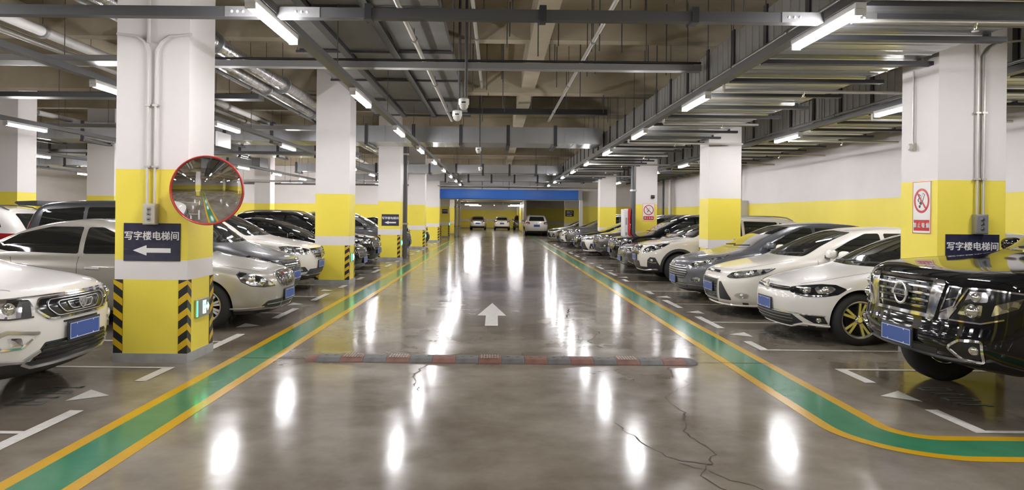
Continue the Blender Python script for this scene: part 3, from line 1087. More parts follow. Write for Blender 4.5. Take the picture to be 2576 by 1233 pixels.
    def fstrip(s, name, pts, material, w=.02, off=.008, mirror=False, closed=False, parent=-1, paint=False, proj=None):
        out = []
        for sg in ((1, -1) if mirror else (1,)):
            pp = [(q * sg, z) for q, z in pts]
            out.append(s.add(name, strip_mesh(name, pp, proj or s.S.front, w, off, material, closed), parent=parent if not isinstance(parent, (list, tuple)) else parent[len(out)], paint=paint))
        return out
    def fball(s, name, q, z, r, material, mirror=True, parent=-1, flat=.5, off=0., proj=None):
        out = []
        for sg in ((1, -1) if mirror else (1,)):
            h = (proj or s.S.front)(q * sg, z)
            if not h: out.append(-1); continue
            bm = bmesh.new()
            add_lathe(bm, [(0, r * flat), (r * .45, r * flat * .85), (r * .78, r * flat * .45), (r * .86, r * flat * .2), (r, r * flat * .35), (r * 1.08, 0), (r * 1.08, -.02)], 20)
            out.append(s.add(name, bm_mesh(name, bm, material), frame_at(h[0] + h[1] * off, h[1]), parent=parent if not isinstance(parent, (list, tuple)) else parent[len(out)]))
        return out
    def badge(s, kind, q, z, size, off=.012, rear=False, text=None):
        h = (s.S.rear if rear else s.S.front)(q, z)
        n = (h[1] + 2.5 * Vector((1 if rear else -1, 0, 0))).normalized()
        k = s.add('emblem', emblem_mesh(kind, size), frame_at(h[0] + n * off, n))
        return k
    def plate(s, z, rear=False, off=.004):
        global _plates
        if _plates is None: _plates = plate_meshes()
        h = (s.S.rear if rear else s.S.front)(0, z)
        n = Vector((1 if rear else -1, 0, 0))
        M = frame_at(h[0] + n * off, n)
        k = s.add('licence_plate', _plates[1], M)
        s.add('plate_holder', _plates[0], M, parent=k)
        s.add('plate_border', _plates[2], M, parent=k)
    def bars(s, name, q0, q1, z0, z1, n, material, w=.016, off=.01, parent=-1, outline=None):
        for i in range(n):
            z = z0 + (z1 - z0) * (i + .5) / n
            a, b = (outline(z) if outline else (q0, q1))
            s.add(name, strip_mesh(name, [(a, z), (b, z)], s.S.front, w, off, material), parent=parent)
    def vbars(s, name, q0, q1, z0, z1, n, material, w=.012, off=.012, parent=-1, lim=None):
        for i in range(n):
            q = q0 + (q1 - q0) * (i + .5) / n
            a, b = lim(q) if lim else (z0, z1)
            s.add(name, strip_mesh(name, [(q, a), (q, b)], s.S.front, w, off, material), parent=parent)
    def spawn(s, name, label, paint, loc, rotz, group=None, skip=(), cat='car'):
        root = empty(name, loc, rotz)
        tag(root, label, cat, group)
        objs = []
        for nm, me, M, par, pt, lab in s.parts:
            if nm in skip: objs.append(None); continue
            o = bpy.data.objects.new(nm, me)
            COL.objects.link(o)
            o.parent = root if par < 0 else objs[par]
            if par >= 0 and objs[par] is None:
                bpy.data.objects.remove(o); objs.append(None); continue
            L = M or Matrix.Identity(4)
            if par >= 0 and s.parts[par][2] is not None:
                L = s.parts[par][2].inverted() @ L
            o.matrix_local = L
            if pt:
                o.material_slots[0].link = 'OBJECT'
                o.material_slots[0].material = paint
            if lab: o['label'] = lab
            objs.append(o)
        return root
# ------------------------------------------------------------------ car models
def widths(belt, H, zb=.19, wr=.70, sh=.945):
    re = H - .085
    return [(zb, .82), (zb + .09, .925), (zb + .24, .98), (.55 * belt + .1, 1.0), (belt - .13, .992), (belt - .03, sh + .012), (belt + .03, sh - .03),
            (belt + (re - belt) * .5, (sh + wr) * .5 + .022), (re, wr), (H - .04, wr - .085), (H - .013, wr * .62), (H, wr * .28)]

def corner(zb, lip, cowl, H, f=.62, g=.32, n=2.5, hood=.72):
    return dict(lf=[(zb, f * .9), (lip - .15, f), (lip + .02, f * 1.02), (cowl - .05, hood), (cowl, .42), (cowl + .05, g), (H - .08, g), (H, g)],
                nf=[(zb, n), (lip, n), (cowl - .06, n + .8), (cowl, n + .6), (cowl + .06, 2.7), (H, 2.4)])

def lrs(zb, belt, H, a=.45, g=.38):
    return [(zb, a), (belt - .1, a * .95), (belt + .05, g), (H - .08, g), (H, g)]

def scaled(B, L=None, W=None, H=None, **kw):
    P = dict(B)
    sx = (L or B['L']) / B['L']; sz = (H or B['H']) / B['H']
    P['L'] = L or B['L']; P['W'] = W or B['W']; P['H'] = H or B['H']
    for k in ('front', 'rear'): P[k] = [(z * sz, x * sx) for z, x in B[k]]
    for k in ('width', 'lf', 'lr', 'nf'): P[k] = [(z * sz, v) for z, v in B[k]]
    for k in ('belt', 'cowl', 'wtop'): P[k] = B[k] * sz
    P['axles'] = [a * sx for a in B['axles']]
    P['dlo'] = [[(x * sx, z * sz) for x, z in w] for w in B['dlo']]
    if B.get('dlo_trim'): P['dlo_trim'] = [(x * sx, z * sz) for x, z in B['dlo_trim']]
    P['mir'] = (B['mir'][0] * sx, B['mir'][1] * sz)
    P['handles'] = [(x * sx, z * sz) for x, z in B.get('handles', [])]
    P['seams'] = [[(x * sx, z * sz) for x, z in l] for l in B.get('seams', [])]
    if B.get('hood_line'): P['hood_line'] = [(x * sx, y) for x, y in B['hood_line']]
    if B.get('rwin'): P['rwin'] = (B['rwin'][0] * sz, B['rwin'][1] * sz, B['rwin'][2], B['rwin'][3])
    if B.get('rail'): P['rail'] = (B['rail'][0] * sx, B['rail'][1] * sx)
    P.update(kw)
    return P

HATCH = dict(L=4.26, W=.90, H=1.46, belt=.93, cowl=.985, wtop=1.375, wsb=.70, wst=.535, R=.317, rim=.225, ra=.352, axles=(.86, 3.49),
    front=[(.165, .17), (.22, .06), (.33, .015), (.50, .0), (.60, .012), (.68, .045), (.735, .12), (.80, .34), (.87, .66), (.93, .95), (.965, 1.10), (1.0, 1.19), (1.15, 1.47), (1.30, 1.80), (1.38, 2.03), (1.43, 2.32), (1.46, 2.7)],
    rear=[(.165, 4.05), (.28, 4.2), (.5, 4.26), (.7, 4.25), (.85, 4.2), (.95, 4.15), (1.1, 4.02), (1.25, 3.85), (1.36, 3.65), (1.41, 3.45), (1.44, 3.15), (1.46, 2.95)],
    width=widths(.93, 1.46, .165), **corner(.165, .735, .965, 1.46), lr=lrs(.165, .93, 1.46),
    dlo=[[(1.52, 1.0), (2.44, .995), (2.44, 1.355), (2.22, 1.35), (1.95, 1.235)], [(2.51, .995), (3.38, 1.03), (3.55, 1.12), (3.3, 1.30), (2.95, 1.355), (2.51, 1.355)]],
    mir=(1.58, .98), handles=[(2.2, .80), (3.12, .82)], rwin=(1.02, 1.34, .60, .50),
    seams=[[(1.42, .93), (1.36, .62), (1.4, .3)], [(2.475, .97), (2.46, .6), (2.5, .27)], [(3.2, .72), (3.3, .95)]],
    hood_line=[(1.08, .72), (.8, .70), (.5, .66), (.25, .55)], spokes='twin5')

SEDAN = dict(L=4.8, W=.905, H=1.48, belt=.95, cowl=.995, wtop=1.38, wsb=.71, wst=.54, R=.325, rim=.215, ra=.365, axles=(.97, 3.68),
    front=[(.19, .18), (.25, .06), (.36, .015), (.52, .0), (.63, .012), (.71, .045), (.76, .12), (.82, .36), (.88, .70), (.94, 1.02), (.975, 1.2), (1.0, 1.28), (1.15, 1.60), (1.30, 1.95), (1.39, 2.22), (1.45, 2.5), (1.48, 2.75)],
    rear=[(.2, 4.58), (.3, 4.73), (.5, 4.8), (.75, 4.78), (.95, 4.72), (1.02, 4.64), (1.055, 4.45), (1.085, 4.2), (1.15, 4.0), (1.27, 3.72), (1.37, 3.45), (1.43, 3.2), (1.46, 3.0), (1.48, 2.88)],
    width=widths(.95, 1.48), **corner(.19, .76, .975, 1.48), lr=lrs(.19, .95, 1.48, .5, .34),
    dlo=[[(1.62, 1.015), (2.58, 1.01), (2.58, 1.365), (2.38, 1.365), (2.08, 1.245)], [(2.65, 1.01), (3.62, 1.035), (3.84, 1.08), (3.52, 1.27), (3.1, 1.37), (2.65, 1.37)]],
    mir=(1.68, .99), handles=[(2.3, .82), (3.3, .84)], rwin=(1.11, 1.37, .60, .50),
    seams=[[(1.52, .95), (1.46, .62), (1.5, .3)], [(2.615, .98), (2.6, .6), (2.64, .27)], [(3.42, .74), (3.55, .97)]],
    hood_line=[(1.16, .74), (.85, .72), (.5, .66), (.25, .54)], spokes='ten')

SUV = dict(L=4.55, W=.93, H=1.66, belt=1.06, cowl=1.12, wtop=1.55, wsb=.73, wst=.57, R=.355, rim=.235, ra=.40, axles=(.92, 3.6), clad=.36,
    front=[(.23, .2), (.30, .07), (.42, .02), (.60, 0), (.76, .015), (.86, .05), (.915, .12), (.965, .36), (1.02, .72), (1.07, 1.02), (1.10, 1.16), (1.13, 1.24), (1.30, 1.52), (1.48, 1.87), (1.57, 2.1), (1.63, 2.42), (1.66, 2.75)],
    rear=[(.26, 4.3), (.36, 4.45), (.55, 4.53), (.75, 4.55), (.95, 4.5), (1.1, 4.45), (1.3, 4.30), (1.48, 4.12), (1.57, 3.95), (1.63, 3.6), (1.66, 3.1)],
    width=widths(1.06, 1.66, .23, .715), **corner(.23, .915, 1.10, 1.66, .60), lr=lrs(.23, 1.06, 1.66),
    dlo=[[(1.58, 1.14), (2.5, 1.13), (2.5, 1.54), (2.28, 1.535), (2.0, 1.39)], [(2.57, 1.13), (3.4, 1.15), (3.4, 1.53), (2.57, 1.545)], [(3.46, 1.155), (3.95, 1.22), (3.86, 1.40), (3.46, 1.52)]],
    mir=(1.62, 1.10), handles=[(2.25, .93), (3.15, .95)], rwin=(1.16, 1.5, .62, .53),
    seams=[[(1.5, 1.06), (1.44, .7), (1.48, .38)], [(2.535, 1.1), (2.52, .7), (2.56, .36)], [(3.35, .8), (3.43, 1.1)]],
    hood_line=[(1.1, .75), (.8, .73), (.5, .68), (.25, .56)], arch_trim=True, rail=(2.1, 3.9), spokes='five')

MPV = dict(L=4.95, W=.915, H=1.74, belt=1.02, cowl=1.05, wtop=1.62, wsb=.72, wst=.58, R=.33, rim=.215, ra=.37, axles=(.95, 3.8),
    front=[(.19, .2), (.26, .07), (.4, .015), (.56, 0), (.68, .025), (.76, .08), (.80, .17), (.86, .40), (.94, .74), (1.01, 1.02), (1.04, 1.13), (1.08, 1.22), (1.3, 1.54), (1.5, 1.86), (1.63, 2.14), (1.71, 2.5), (1.74, 2.9)],
    rear=[(.2, 4.75), (.3, 4.88), (.5, 4.94), (.75, 4.95), (1.0, 4.92), (1.3, 4.83), (1.55, 4.72), (1.64, 4.62), (1.70, 4.3), (1.74, 3.6)],
    width=widths(1.02, 1.74, .19, .74), **corner(.19, .80, 1.04, 1.74, .62), lr=lrs(.19, 1.02, 1.74, .42, .32),
    dlo=[[(1.62, 1.09), (2.5, 1.07), (2.5, 1.60), (2.3, 1.595), (2.02, 1.42)], [(2.57, 1.07), (3.6, 1.08), (3.6, 1.61), (2.57, 1.61)], [(3.67, 1.08), (4.5, 1.11), (4.42, 1.56), (3.67, 1.61)]],
    mir=(1.66, 1.06), handles=[(2.25, .88), (2.75, .88)], rwin=(1.12, 1.55, .66, .58),
    seams=[[(1.5, 1.0), (1.45, .6), (1.5, .3)], [(2.535, 1.03), (2.52, .6), (2.56, .28)], [(3.635, 1.05), (3.62, .6), (3.66, .28)]],
    hood_line=[(1.02, .73), (.75, .70), (.45, .62)], spokes='ten')

# ---------------- front ends (q: metres along the nose from its centre, z: height)
def head_detail(c, hs, spots, mat_=None):
    for q, z, r in spots:
        c.fball('projector', q, z, r, mat_ or M_chrome, parent=hs, flat=.7, off=.004)

def face_golf(c):
    c.fpatch('grille', [(-.46, .655), (.46, .655), (.44, .705), (-.44, .705)], M_black_gloss, mirror=False)
    g = len(c.parts) - 1
    c.fstrip('grille_bar', [(-.47, .664), (.47, .664)], M_chrome, .014, .01, parent=g)
    c.fstrip('grille_bar', [(-.42, .688), (.42, .688)], M_satin, .009, .008, parent=g)
    hs = c.fpatch('headlight', [(.46, .655), (.44, .705), (.60, .735), (.86, .765), (1.06, .765), (1.22, .715), (1.10, .645), (.95, .615), (.72, .60), (.56, .625)], M_black_gloss, .005)
    head_detail(c, hs, [(.70, .675, .036), (.94, .70, .046)])
    c.fpatch('reflector', [(.80, .715), (.86, .74), (1.0, .745), (1.07, .715), (1.0, .655), (.86, .65)], M_head, .007, parent=hs, r=.02)
    c.fpatch('reflector', [(.60, .69), (.66, .715), (.76, .715), (.77, .655), (.66, .645)], M_head, .007, parent=hs, r=.02)
    c.fstrip('light_bar', [(.56, .635), (.72, .615), (.95, .63), (1.08, .655)], M_chrome, .014, .01, mirror=True, parent=hs)
    lo = c.fpatch('lower_intake', [(-.66, .27), (-.40, .205), (.40, .205), (.66, .27), (.52, .365), (-.52, .365)], M_plastic, mirror=False)[0]
    for z, a in ((.345, .50), (.305, .52), (.265, .50)):
        c.fstrip('intake_slat', [(-a, z), (a, z)], M_satin, .008, .008, parent=lo)
    c.fstrip('chrome_strip', [(-.95, .37), (-.6, .385), (-.3, .39), (.3, .39), (.6, .385), (.95, .37)], M_chrome, .014, .011)
    fl = c.fpatch('fog_lamp', [(.62, .37), (.93, .362), (.97, .27), (.80, .27)], M_black_gloss, .005)
    c.fball('fog_bulb', .86, .315, .032, M_chrome, parent=fl)
    c.fstrip('intake_edge', [(-.98, .235), (-.66, .255), (-.42, .192), (.42, .192), (.66, .255), (.98, .235)], P_slot, .022, .014, paint=True)
    c.badge('vw', 0, .69, .072, .02)
    c.plate(.455)

def face_focus(c):
    g = c.fpatch('grille', [(-.30, .70), (.30, .70), (.24, .735), (-.24, .735)], M_black_gloss, mirror=False)[0]
    c.fstrip('grille_bar', [(-.34, .70), (.34, .70)], M_chrome, .012, .01, parent=g)
    hs = c.fpatch('headlight', [(.50, .66), (.56, .72), (.74, .755), (1.0, .785), (1.30, .815), (1.12, .73), (.92, .68), (.70, .645), (.56, .64)], M_head, .005)
    head_detail(c, hs, [(.68, .695, .036), (.92, .73, .038)])
    c.fstrip('lamp_edge', [(.50, .655), (.56, .64), (.70, .643), (.92, .678), (1.12, .728), (1.30, .812)], M_plastic, .012, .008, mirror=True, parent=hs)
    lo = c.fpatch('lower_intake', [(-.27, .29), (.27, .29), (.31, .60), (-.31, .60)], M_plastic, mirror=False)[0]
    c.bars('intake_slat', -.28, .28, .31, .58, 6, M_black_gloss, .014, .01, parent=lo)
    c.fstrip('intake_frame', [(-.32, .61), (.32, .61), (.28, .28), (-.28, .28)], M_satin, .012, .01, closed=True, parent=lo)
    c.fpatch('side_intake', [(.35, .57), (.39, .57), (.58, .31), (.58, .28), (.34, .28)], M_plastic)
    fl = c.fpatch('fog_lamp', spl([(.66, .37), (.75, .41), (.88, .395), (.85, .335), (.73, .33)]), M_satin, .008, r=0)
    c.fball('fog_bulb', .785, .37, .034, M_chrome, parent=fl, off=.006)
    for q in (-.22, -.13, -.04, .05, .14, .23):
        c.fpatch('vent_slot', [(q - .032, .225), (q + .032, .225), (q + .028, .25), (q - .028, .25)], M_black, .006, mirror=False, r=.004)
    c.fstrip('intake_edge', [(-1.0, .215), (-.5, .205), (0, .20), (.5, .205), (1.0, .215)], P_slot, .03, .022, paint=True)
    c.badge('oval', 0, .722, .07, .02)
    c.plate(.46)

def face_308(c):
    g = c.fpatch('grille', rnd([(-.46, .42), (.46, .42), (.56, .56), (.44, .66), (-.44, .66), (-.56, .56)], .06), M_plastic, mirror=False, r=0)[0]
    c.bars('grille_bar', 0, 0, .43, .65, 5, M_satin, .016, .012, parent=g, outline=lambda z: (-(.47 + .07 * (1 - abs(z - .56) / .14)), .47 + .07 * (1 - abs(z - .56) / .14)))
    hs = c.fpatch('headlight', spl([(.52, .66), (.66, .735), (.90, .80), (1.18, .865), (1.40, .905), (1.22, .82), (1.0, .74), (.76, .675), (.60, .645)]), M_head, .005, r=0)
    head_detail(c, hs, [(.74, .71, .038), (.95, .765, .04)])
    c.fstrip('lamp_edge', [(.52, .655), (.60, .643), (.76, .672), (1.0, .737), (1.22, .817), (1.40, .90)], M_chrome, .012, .008, mirror=True, parent=hs)
    c.fpatch('fog_lamp', spl([(.64, .42), (.72, .47), (.82, .45), (.80, .39), (.70, .375)]), M_head, .008, r=0)
    lo = c.fpatch('lower_intake', [(-.52, .26), (.52, .26), (.50, .33), (-.50, .33)], M_plastic, mirror=False)[0]
    c.bars('intake_slat', -.5, .5, .265, .325, 2, M_satin, .01, .008, parent=lo)
    c.fstrip('bumper_strip', [(-.98, .30), (-.6, .315), (.6, .315), (.98, .30)], M_satin, .012, .01)
    c.badge('ring', 0, .70, .055, .012)
    c.plate(.39)

def face_3008(c):
    g = c.fpatch('grille', [(-.30, .66), (.30, .66), (.40, .86), (.36, .885), (-.36, .885), (-.40, .86)], M_black_gloss, mirror=False)[0]
    c.vbars('grille_bar', -.34, .34, .70, .86, 13, M_chrome, .010, .014, parent=g)
    c.fstrip('grille_frame', [(-.40, .875), (-.30, .655), (.30, .655), (.40, .875)], M_chrome, .016, .012, parent=g)
    hs = c.fpatch('headlight', [(.46, .70), (.50, .80), (.64, .865), (.90, .93), (1.20, .955), (1.06, .86), (.86, .77), (.64, .715)], M_black_gloss, .005)
    head_detail(c, hs, [(.66, .79, .046), (.88, .855, .046)])
    c.fpatch('reflector', [(.56, .77), (.62, .83), (.76, .85), (.78, .78), (.64, .735)], M_head, .007, parent=hs)
    c.fpatch('reflector', [(.84, .83), (.88, .89), (1.02, .915), (1.0, .86), (.92, .81)], M_head, .007, parent=hs)
    c.fstrip('light_bar', [(.46, .705), (.64, .72), (.86, .775), (1.06, .865)], M_chrome, .012, .01, mirror=True, parent=hs)
    s_ = c.fpatch('side_intake', [(.62, .34), (.66, .54), (.74, .61), (.88, .60), (.98, .40), (.98, .32)], M_plastic, .006)
    c.fball('fog_bulb', .78, .53, .04, M_chrome, parent=s_)
    c.fstrip('intake_trim', [(.66, .50), (.80, .47), (.90, .48)], M_chrome, .012, .012, mirror=True, parent=s_)
    lo = c.fpatch('lower_intake', [(-.34, .36), (.34, .36), (.32, .50), (-.32, .50)], M_plastic, mirror=False)[0]
    c.bars('intake_slat', -.32, .32, .37, .49, 4, M_black_gloss, .012, .01, parent=lo)
    c.fstrip('skid_plate', [(-.9, .31), (-.45, .27), (.45, .27), (.9, .31)], M_satin, .05, .016)
    c.badge('ring', 0, .77, .06, .02)
    c.plate(.58)

def face_patrol(c):
    g = c.fpatch('grille', [(-.37, .78), (.37, .78), (.43, 1.11), (-.43, 1.11)], M_black_gloss, mirror=False, r=.03)[0]
    for i, z in enumerate((.84, .91, .98, 1.05)):
        a = .36 + (z - .78) * .2
        c.fstrip('grille_bar', [(-a, z), (a, z)], M_chrome, .022, .02, parent=g)
        for q in np.linspace(-a + .08, a - .08, 6):
            if abs(q) > .1:
                c.fpatch('grille_slot', [(q - .035, z + .024), (q + .035, z + .024), (q + .032, z + .046), (q - .032, z + .046)], M_plastic, .010, mirror=False, parent=g, r=.006)
    c.fpatch('grille_surround', [(.37, .735), (.455, .725), (.56, 1.10), (.54, 1.14), (.43, 1.14)], M_chrome, .022, r=.03)
    c.fstrip('grille_frame', [(-.45, 1.13), (.45, 1.13)], M_chrome, .03, .024, parent=g)
    c.fstrip('grille_frame', [(-.42, .76), (.42, .76)], M_chrome, .04, .024, parent=g)
    sg = c.fpatch('side_grille', [(.515, .83), (.66, .90), (.735, 1.085), (.60, 1.09)], M_black_gloss, .006, r=.02)
    c.fstrip('side_grille_frame', [(.515, .83), (.66, .90), (.735, 1.085), (.60, 1.09)], M_chrome, .018, .014, mirror=True, closed=True, parent=sg)
    c.fstrip('grille_bar', [(.57, .955), (.68, .985)], M_chrome, .012, .012, mirror=True, parent=sg)
    c.fpatch('chrome_wedge', [(.50, .745), (.60, .76), (.70, .89), (.64, .885), (.51, .81)], M_chrome, .012, r=.01)
    hs = c.fpatch('headlight', [(.60, .765), (.76, 1.03), (.80, 1.085), (.98, 1.09), (1.30, 1.06), (1.26, .95), (1.10, .82), (.92, .765)], M_black_gloss, .006, r=.02)
    c.fpatch('reflector', [(.76, .95), (.81, 1.06), (.98, 1.065), (.97, .97)], M_head, .009, parent=hs)
    c.fpatch('reflector', [(.70, .83), (.76, .92), (.93, .94), (.92, .82)], M_head, .009, parent=hs)
    head_detail(c, hs, [(.84, .875, .052), (.87, 1.01, .036)])
    c.fpatch('indicator', [(1.0, .84), (1.03, .95), (1.24, 1.03), (1.20, .93)], M_head, .009, parent=hs)
    c.fstrip('lamp_frame', [(.60, .765), (.70, .93), (.80, 1.088), (.98, 1.093), (1.30, 1.062)], M_chrome, .018, .012, mirror=True, parent=hs)
    c.fstrip('lamp_frame', [(.61, .762), (.92, .762), (1.10, .82)], M_chrome, .016, .012, mirror=True, parent=hs)
    fl = c.fpatch('fog_lamp', rnd([(.64, .545), (.74, .60), (.92, .615), (.92, .48), (.76, .475)], .03), M_black, .006, r=0)
    c.fstrip('fog_frame', rnd([(.62, .545), (.73, .61), (.94, .625), (.94, .465), (.75, .462)], .03), M_chrome, .028, .018, mirror=True, closed=True, parent=fl)
    c.fball('fog_bulb', .87, .545, .036, M_chrome, parent=fl)
    c.fpatch('lower_intake', [(-.44, .45), (.44, .45), (.50, .51), (-.50, .51)], M_plastic, mirror=False)
    c.fstrip('bumper_lip', [(-.9, .455), (-.5, .435), (.5, .435), (.9, .455)], M_plastic, .035, .018)
    k = c.badge('ringbar', 0, .955, .10, .03)
    h = c.S.front(0, .955)
    me_o = text_mesh('emblem_letters', 'NISSAN', .042, M_black, None, None, .0015, .001)
    me = me_o.data; bpy.data.objects.remove(me_o)
    c.add('emblem_letters', me, frame_at(h[0] + h[1] * .0435, h[1]), parent=k)
    c.plate(.55, off=.012)

def face_geely(c):
    g = c.fpatch('grille', [(-.50, .80), (-.40, .70), (.40, .70), (.50, .80), (.48, .875), (-.48, .875)], M_black_gloss, mirror=False, r=.03)[0]
    for k in (1., .80, .58, .36):
        pts = [(-.50 * k, .79 + .05 * (1 - k)), (-.38 * k, .79 - .085 * k), (.38 * k, .79 - .085 * k), (.50 * k, .79 + .05 * (1 - k)), (.47 * k, .79 + .085 * k), (-.47 * k, .79 + .085 * k)]
        c.fstrip('grille_ripple', rnd(pts, .04), M_satin if k < 1 else M_chrome, .010 if k < 1 else .022, .014, closed=True, parent=g)
    c.fstrip('chrome_brow', [(-1.05, .885), (-.6, .895), (.6, .895), (1.05, .885)], M_chrome, .016, .012)
    hs = c.fpatch('headlight', [(.52, .74), (.505, .80), (.54, .875), (.74, .895), (.98, .90), (1.30, .905), (1.22, .82), (.98, .765), (.74, .74)], M_head, .005)
    head_detail(c, hs, [(.74, .82, .046), (.95, .835, .044)])
    c.fpatch('lamp_mask', [(.54, .74), (.54, .86), (.61, .86), (.64, .74)], M_plastic, .007, parent=hs)
    c.fstrip('lamp_edge', [(.52, .74), (.74, .738), (.98, .763), (1.22, .82)], M_plastic, .016, .009, mirror=True, parent=hs)
    fl = c.fpatch('fog_lamp', [(.50, .59), (.60, .515), (.80, .51), (.84, .595), (.74, .625)], P_slot, .006, paint=True)
    c.fpatch('fog_lens', [(.62, .525), (.73, .525), (.76, .595), (.64, .585)], M_head, .010, parent=fl)
    c.fstrip('fog_frame', [(.48, .605), (.76, .64), (.88, .61), (.90, .50), (.84, .405), (.60, .385), (.46, .455)], M_satin, .032, .016, mirror=True, parent=fl)
    c.fstrip('fog_frame', [(.54, .565), (.64, .505), (.84, .505)], M_chrome, .024, .014, mirror=True, parent=fl)
    lo = c.fpatch('lower_intake', [(-.54, .36), (.54, .36), (.42, .52), (-.42, .52)], M_plastic, mirror=False)[0]
    for i, z in enumerate((.39, .425, .46, .495)):
        a = .52 - (z - .36) * .75
        c.fstrip('intake_slat', [(-a, z), (a, z)], M_black_gloss, .018, .014, parent=lo)
    c.fstrip('skid_plate', [(-.62, .375), (-.52, .335), (.52, .335), (.62, .375)], M_satin, .035, .02)
    c.fpatch('plate_slot', [(-.24, .655), (.24, .655), (.24, .672), (-.24, .672)], M_black, .004, mirror=False, r=.004)
    c.badge('crest', 0, .80, .05, .022)
    c.plate(.575, off=.014)

def face_buick(c):
    g = c.fpatch('grille', spl([(-.25, .58), (0, .555), (.25, .58), (.33, .68), (.30, .745), (0, .765), (-.30, .745), (-.33, .68)]), M_plastic, mirror=False, r=0)[0]
    c.vbars('grille_bar', -.31, .31, .58, .75, 15, M_chrome, .014, .018, parent=g, lim=lambda q: (.562 + .05 * (abs(q) / .31) ** 2, .755 - .03 * (abs(q) / .31) ** 2))
    c.fstrip('grille_frame', spl([(-.25, .575), (0, .55), (.25, .575), (.34, .68), (.31, .75), (0, .77), (-.31, .75), (-.34, .68)]), M_chrome, .02, .014, closed=True, parent=g)
    hs = c.fpatch('headlight', [(.40, .585), (.43, .63), (.56, .695), (.74, .755), (.90, .785), (.97, .755), (.92, .66), (.80, .605), (.60, .58)], M_head, .005, r=.03)
    head_detail(c, hs, [(.62, .65, .040), (.78, .69, .046)])
    c.fstrip('lamp_edge', [(.40, .583), (.60, .577), (.80, .602), (.92, .66), (.97, .755), (.90, .788)], M_plastic, .016, .009, mirror=True, parent=hs)
    lo = c.fpatch('lower_intake', [(-.62, .30), (-.40, .27), (.40, .27), (.62, .30), (.52, .375), (.30, .385), (-.30, .385), (-.52, .375)], M_plastic, mirror=False, r=.03)[0]
    c.fstrip('intake_slat', [(-.52, .33), (.52, .33)], M_satin, .014, .012, parent=lo)
    c.fstrip('intake_slat', [(.22, .28), (.22, .38)], M_satin, .012, .012, mirror=True, parent=lo)
    c.fstrip('intake_frame', [(-.66, .30), (-.40, .255), (.40, .255), (.66, .30)], M_chrome, .016, .012, parent=lo)
    c.fstrip('bumper_crease', [(.56, .30), (.9, .285), (1.1, .29)], P_slot, .018, .012, mirror=True, paint=True)
    c.badge('shield', 0, .675, .05, .024)
    c.plate(.43)

def face_odyssey(c):
    g = c.fpatch('grille', [(-.42, .66), (-.30, .60), (.30, .60), (.42, .66), (.46, .755), (-.46, .755)], M_plastic, mirror=False, r=.03)[0]
    c.bars('grille_bar', 0, 0, .61, .75, 4, M_chrome, .020, .018, parent=g, outline=lambda z: (-.31 - (z - .6) * 1.0, .31 + (z - .6) * 1.0))
    hs = c.fpatch('headlight', [(.50, .66), (.54, .74), (.72, .80), (1.02, .875), (1.12, .86), (1.06, .745), (.84, .69), (.62, .65)], M_head, .005, r=.02)
    head_detail(c, hs, [(.74, .735, .045), (.95, .785, .05)])
    c.fstrip('chrome_strip', [(-.5, .77), (.5, .77)], M_chrome, .02, .014)
    lo = c.fpatch('lower_intake', [(-.56, .28), (.56, .28), (.46, .40), (-.46, .40)], M_plastic, mirror=False)[0]
    c.bars('intake_slat', -.48, .48, .29, .39, 3, M_black_gloss, .014, .01, parent=lo)
    fl = c.fpatch('fog_lamp', [(.70, .33), (.76, .43), (.94, .42), (.96, .34)], M_plastic)
    c.fball('fog_bulb', .84, .38, .04, M_chrome, parent=fl)
    c.badge('h', 0, .68, .05, .024)
    c.plate(.50)

def face_renault(c):
    g = c.fpatch('grille', [(-.40, .80), (-.30, .70), (0, .67), (.30, .70), (.40, .80), (.42, .885), (-.42, .885)], M_black_gloss, mirror=False, r=.03)[0]
    c.bars('grille_bar', 0, 0, .72, .86, 3, M_satin, .010, .012, parent=g, outline=lambda z: (-.30 - (z - .7) * .8, .30 + (z - .7) * .8))
    c.fstrip('grille_frame', [(-.44, .885), (-.40, .80), (-.30, .69), (0, .66), (.30, .69), (.40, .80), (.44, .885)], M_chrome, .022, .016, parent=g)
    hs = c.fpatch('headlight', [(.48, .78), (.46, .865), (.70, .915), (1.0, .945), (1.16, .93), (1.10, .83), (.86, .785), (.62, .765)], M_head, .005, r=.02)
    head_detail(c, hs, [(.70, .83, .048), (.94, .86, .046)])
    fl = c.fpatch('fog_lamp', [(.50, .42), (.62, .52), (.92, .52), (.98, .45), (.80, .41)], M_plastic, .006)
    c.fpatch('fog_lens', [(.66, .44), (.70, .505), (.88, .505), (.88, .45)], M_head, .010, parent=fl)
    c.fpatch('lower_intake', [(-.56, .36), (.56, .36), (.46, .47), (-.46, .47)], M_plastic, mirror=False)
    c.fstrip('bumper_strip', [(-.98, .40), (-.5, .35), (.5, .35), (.98, .40)], M_chrome, .022, .016)
    c.badge('diamond', 0, .785, .085, .022)
    c.plate(.55)

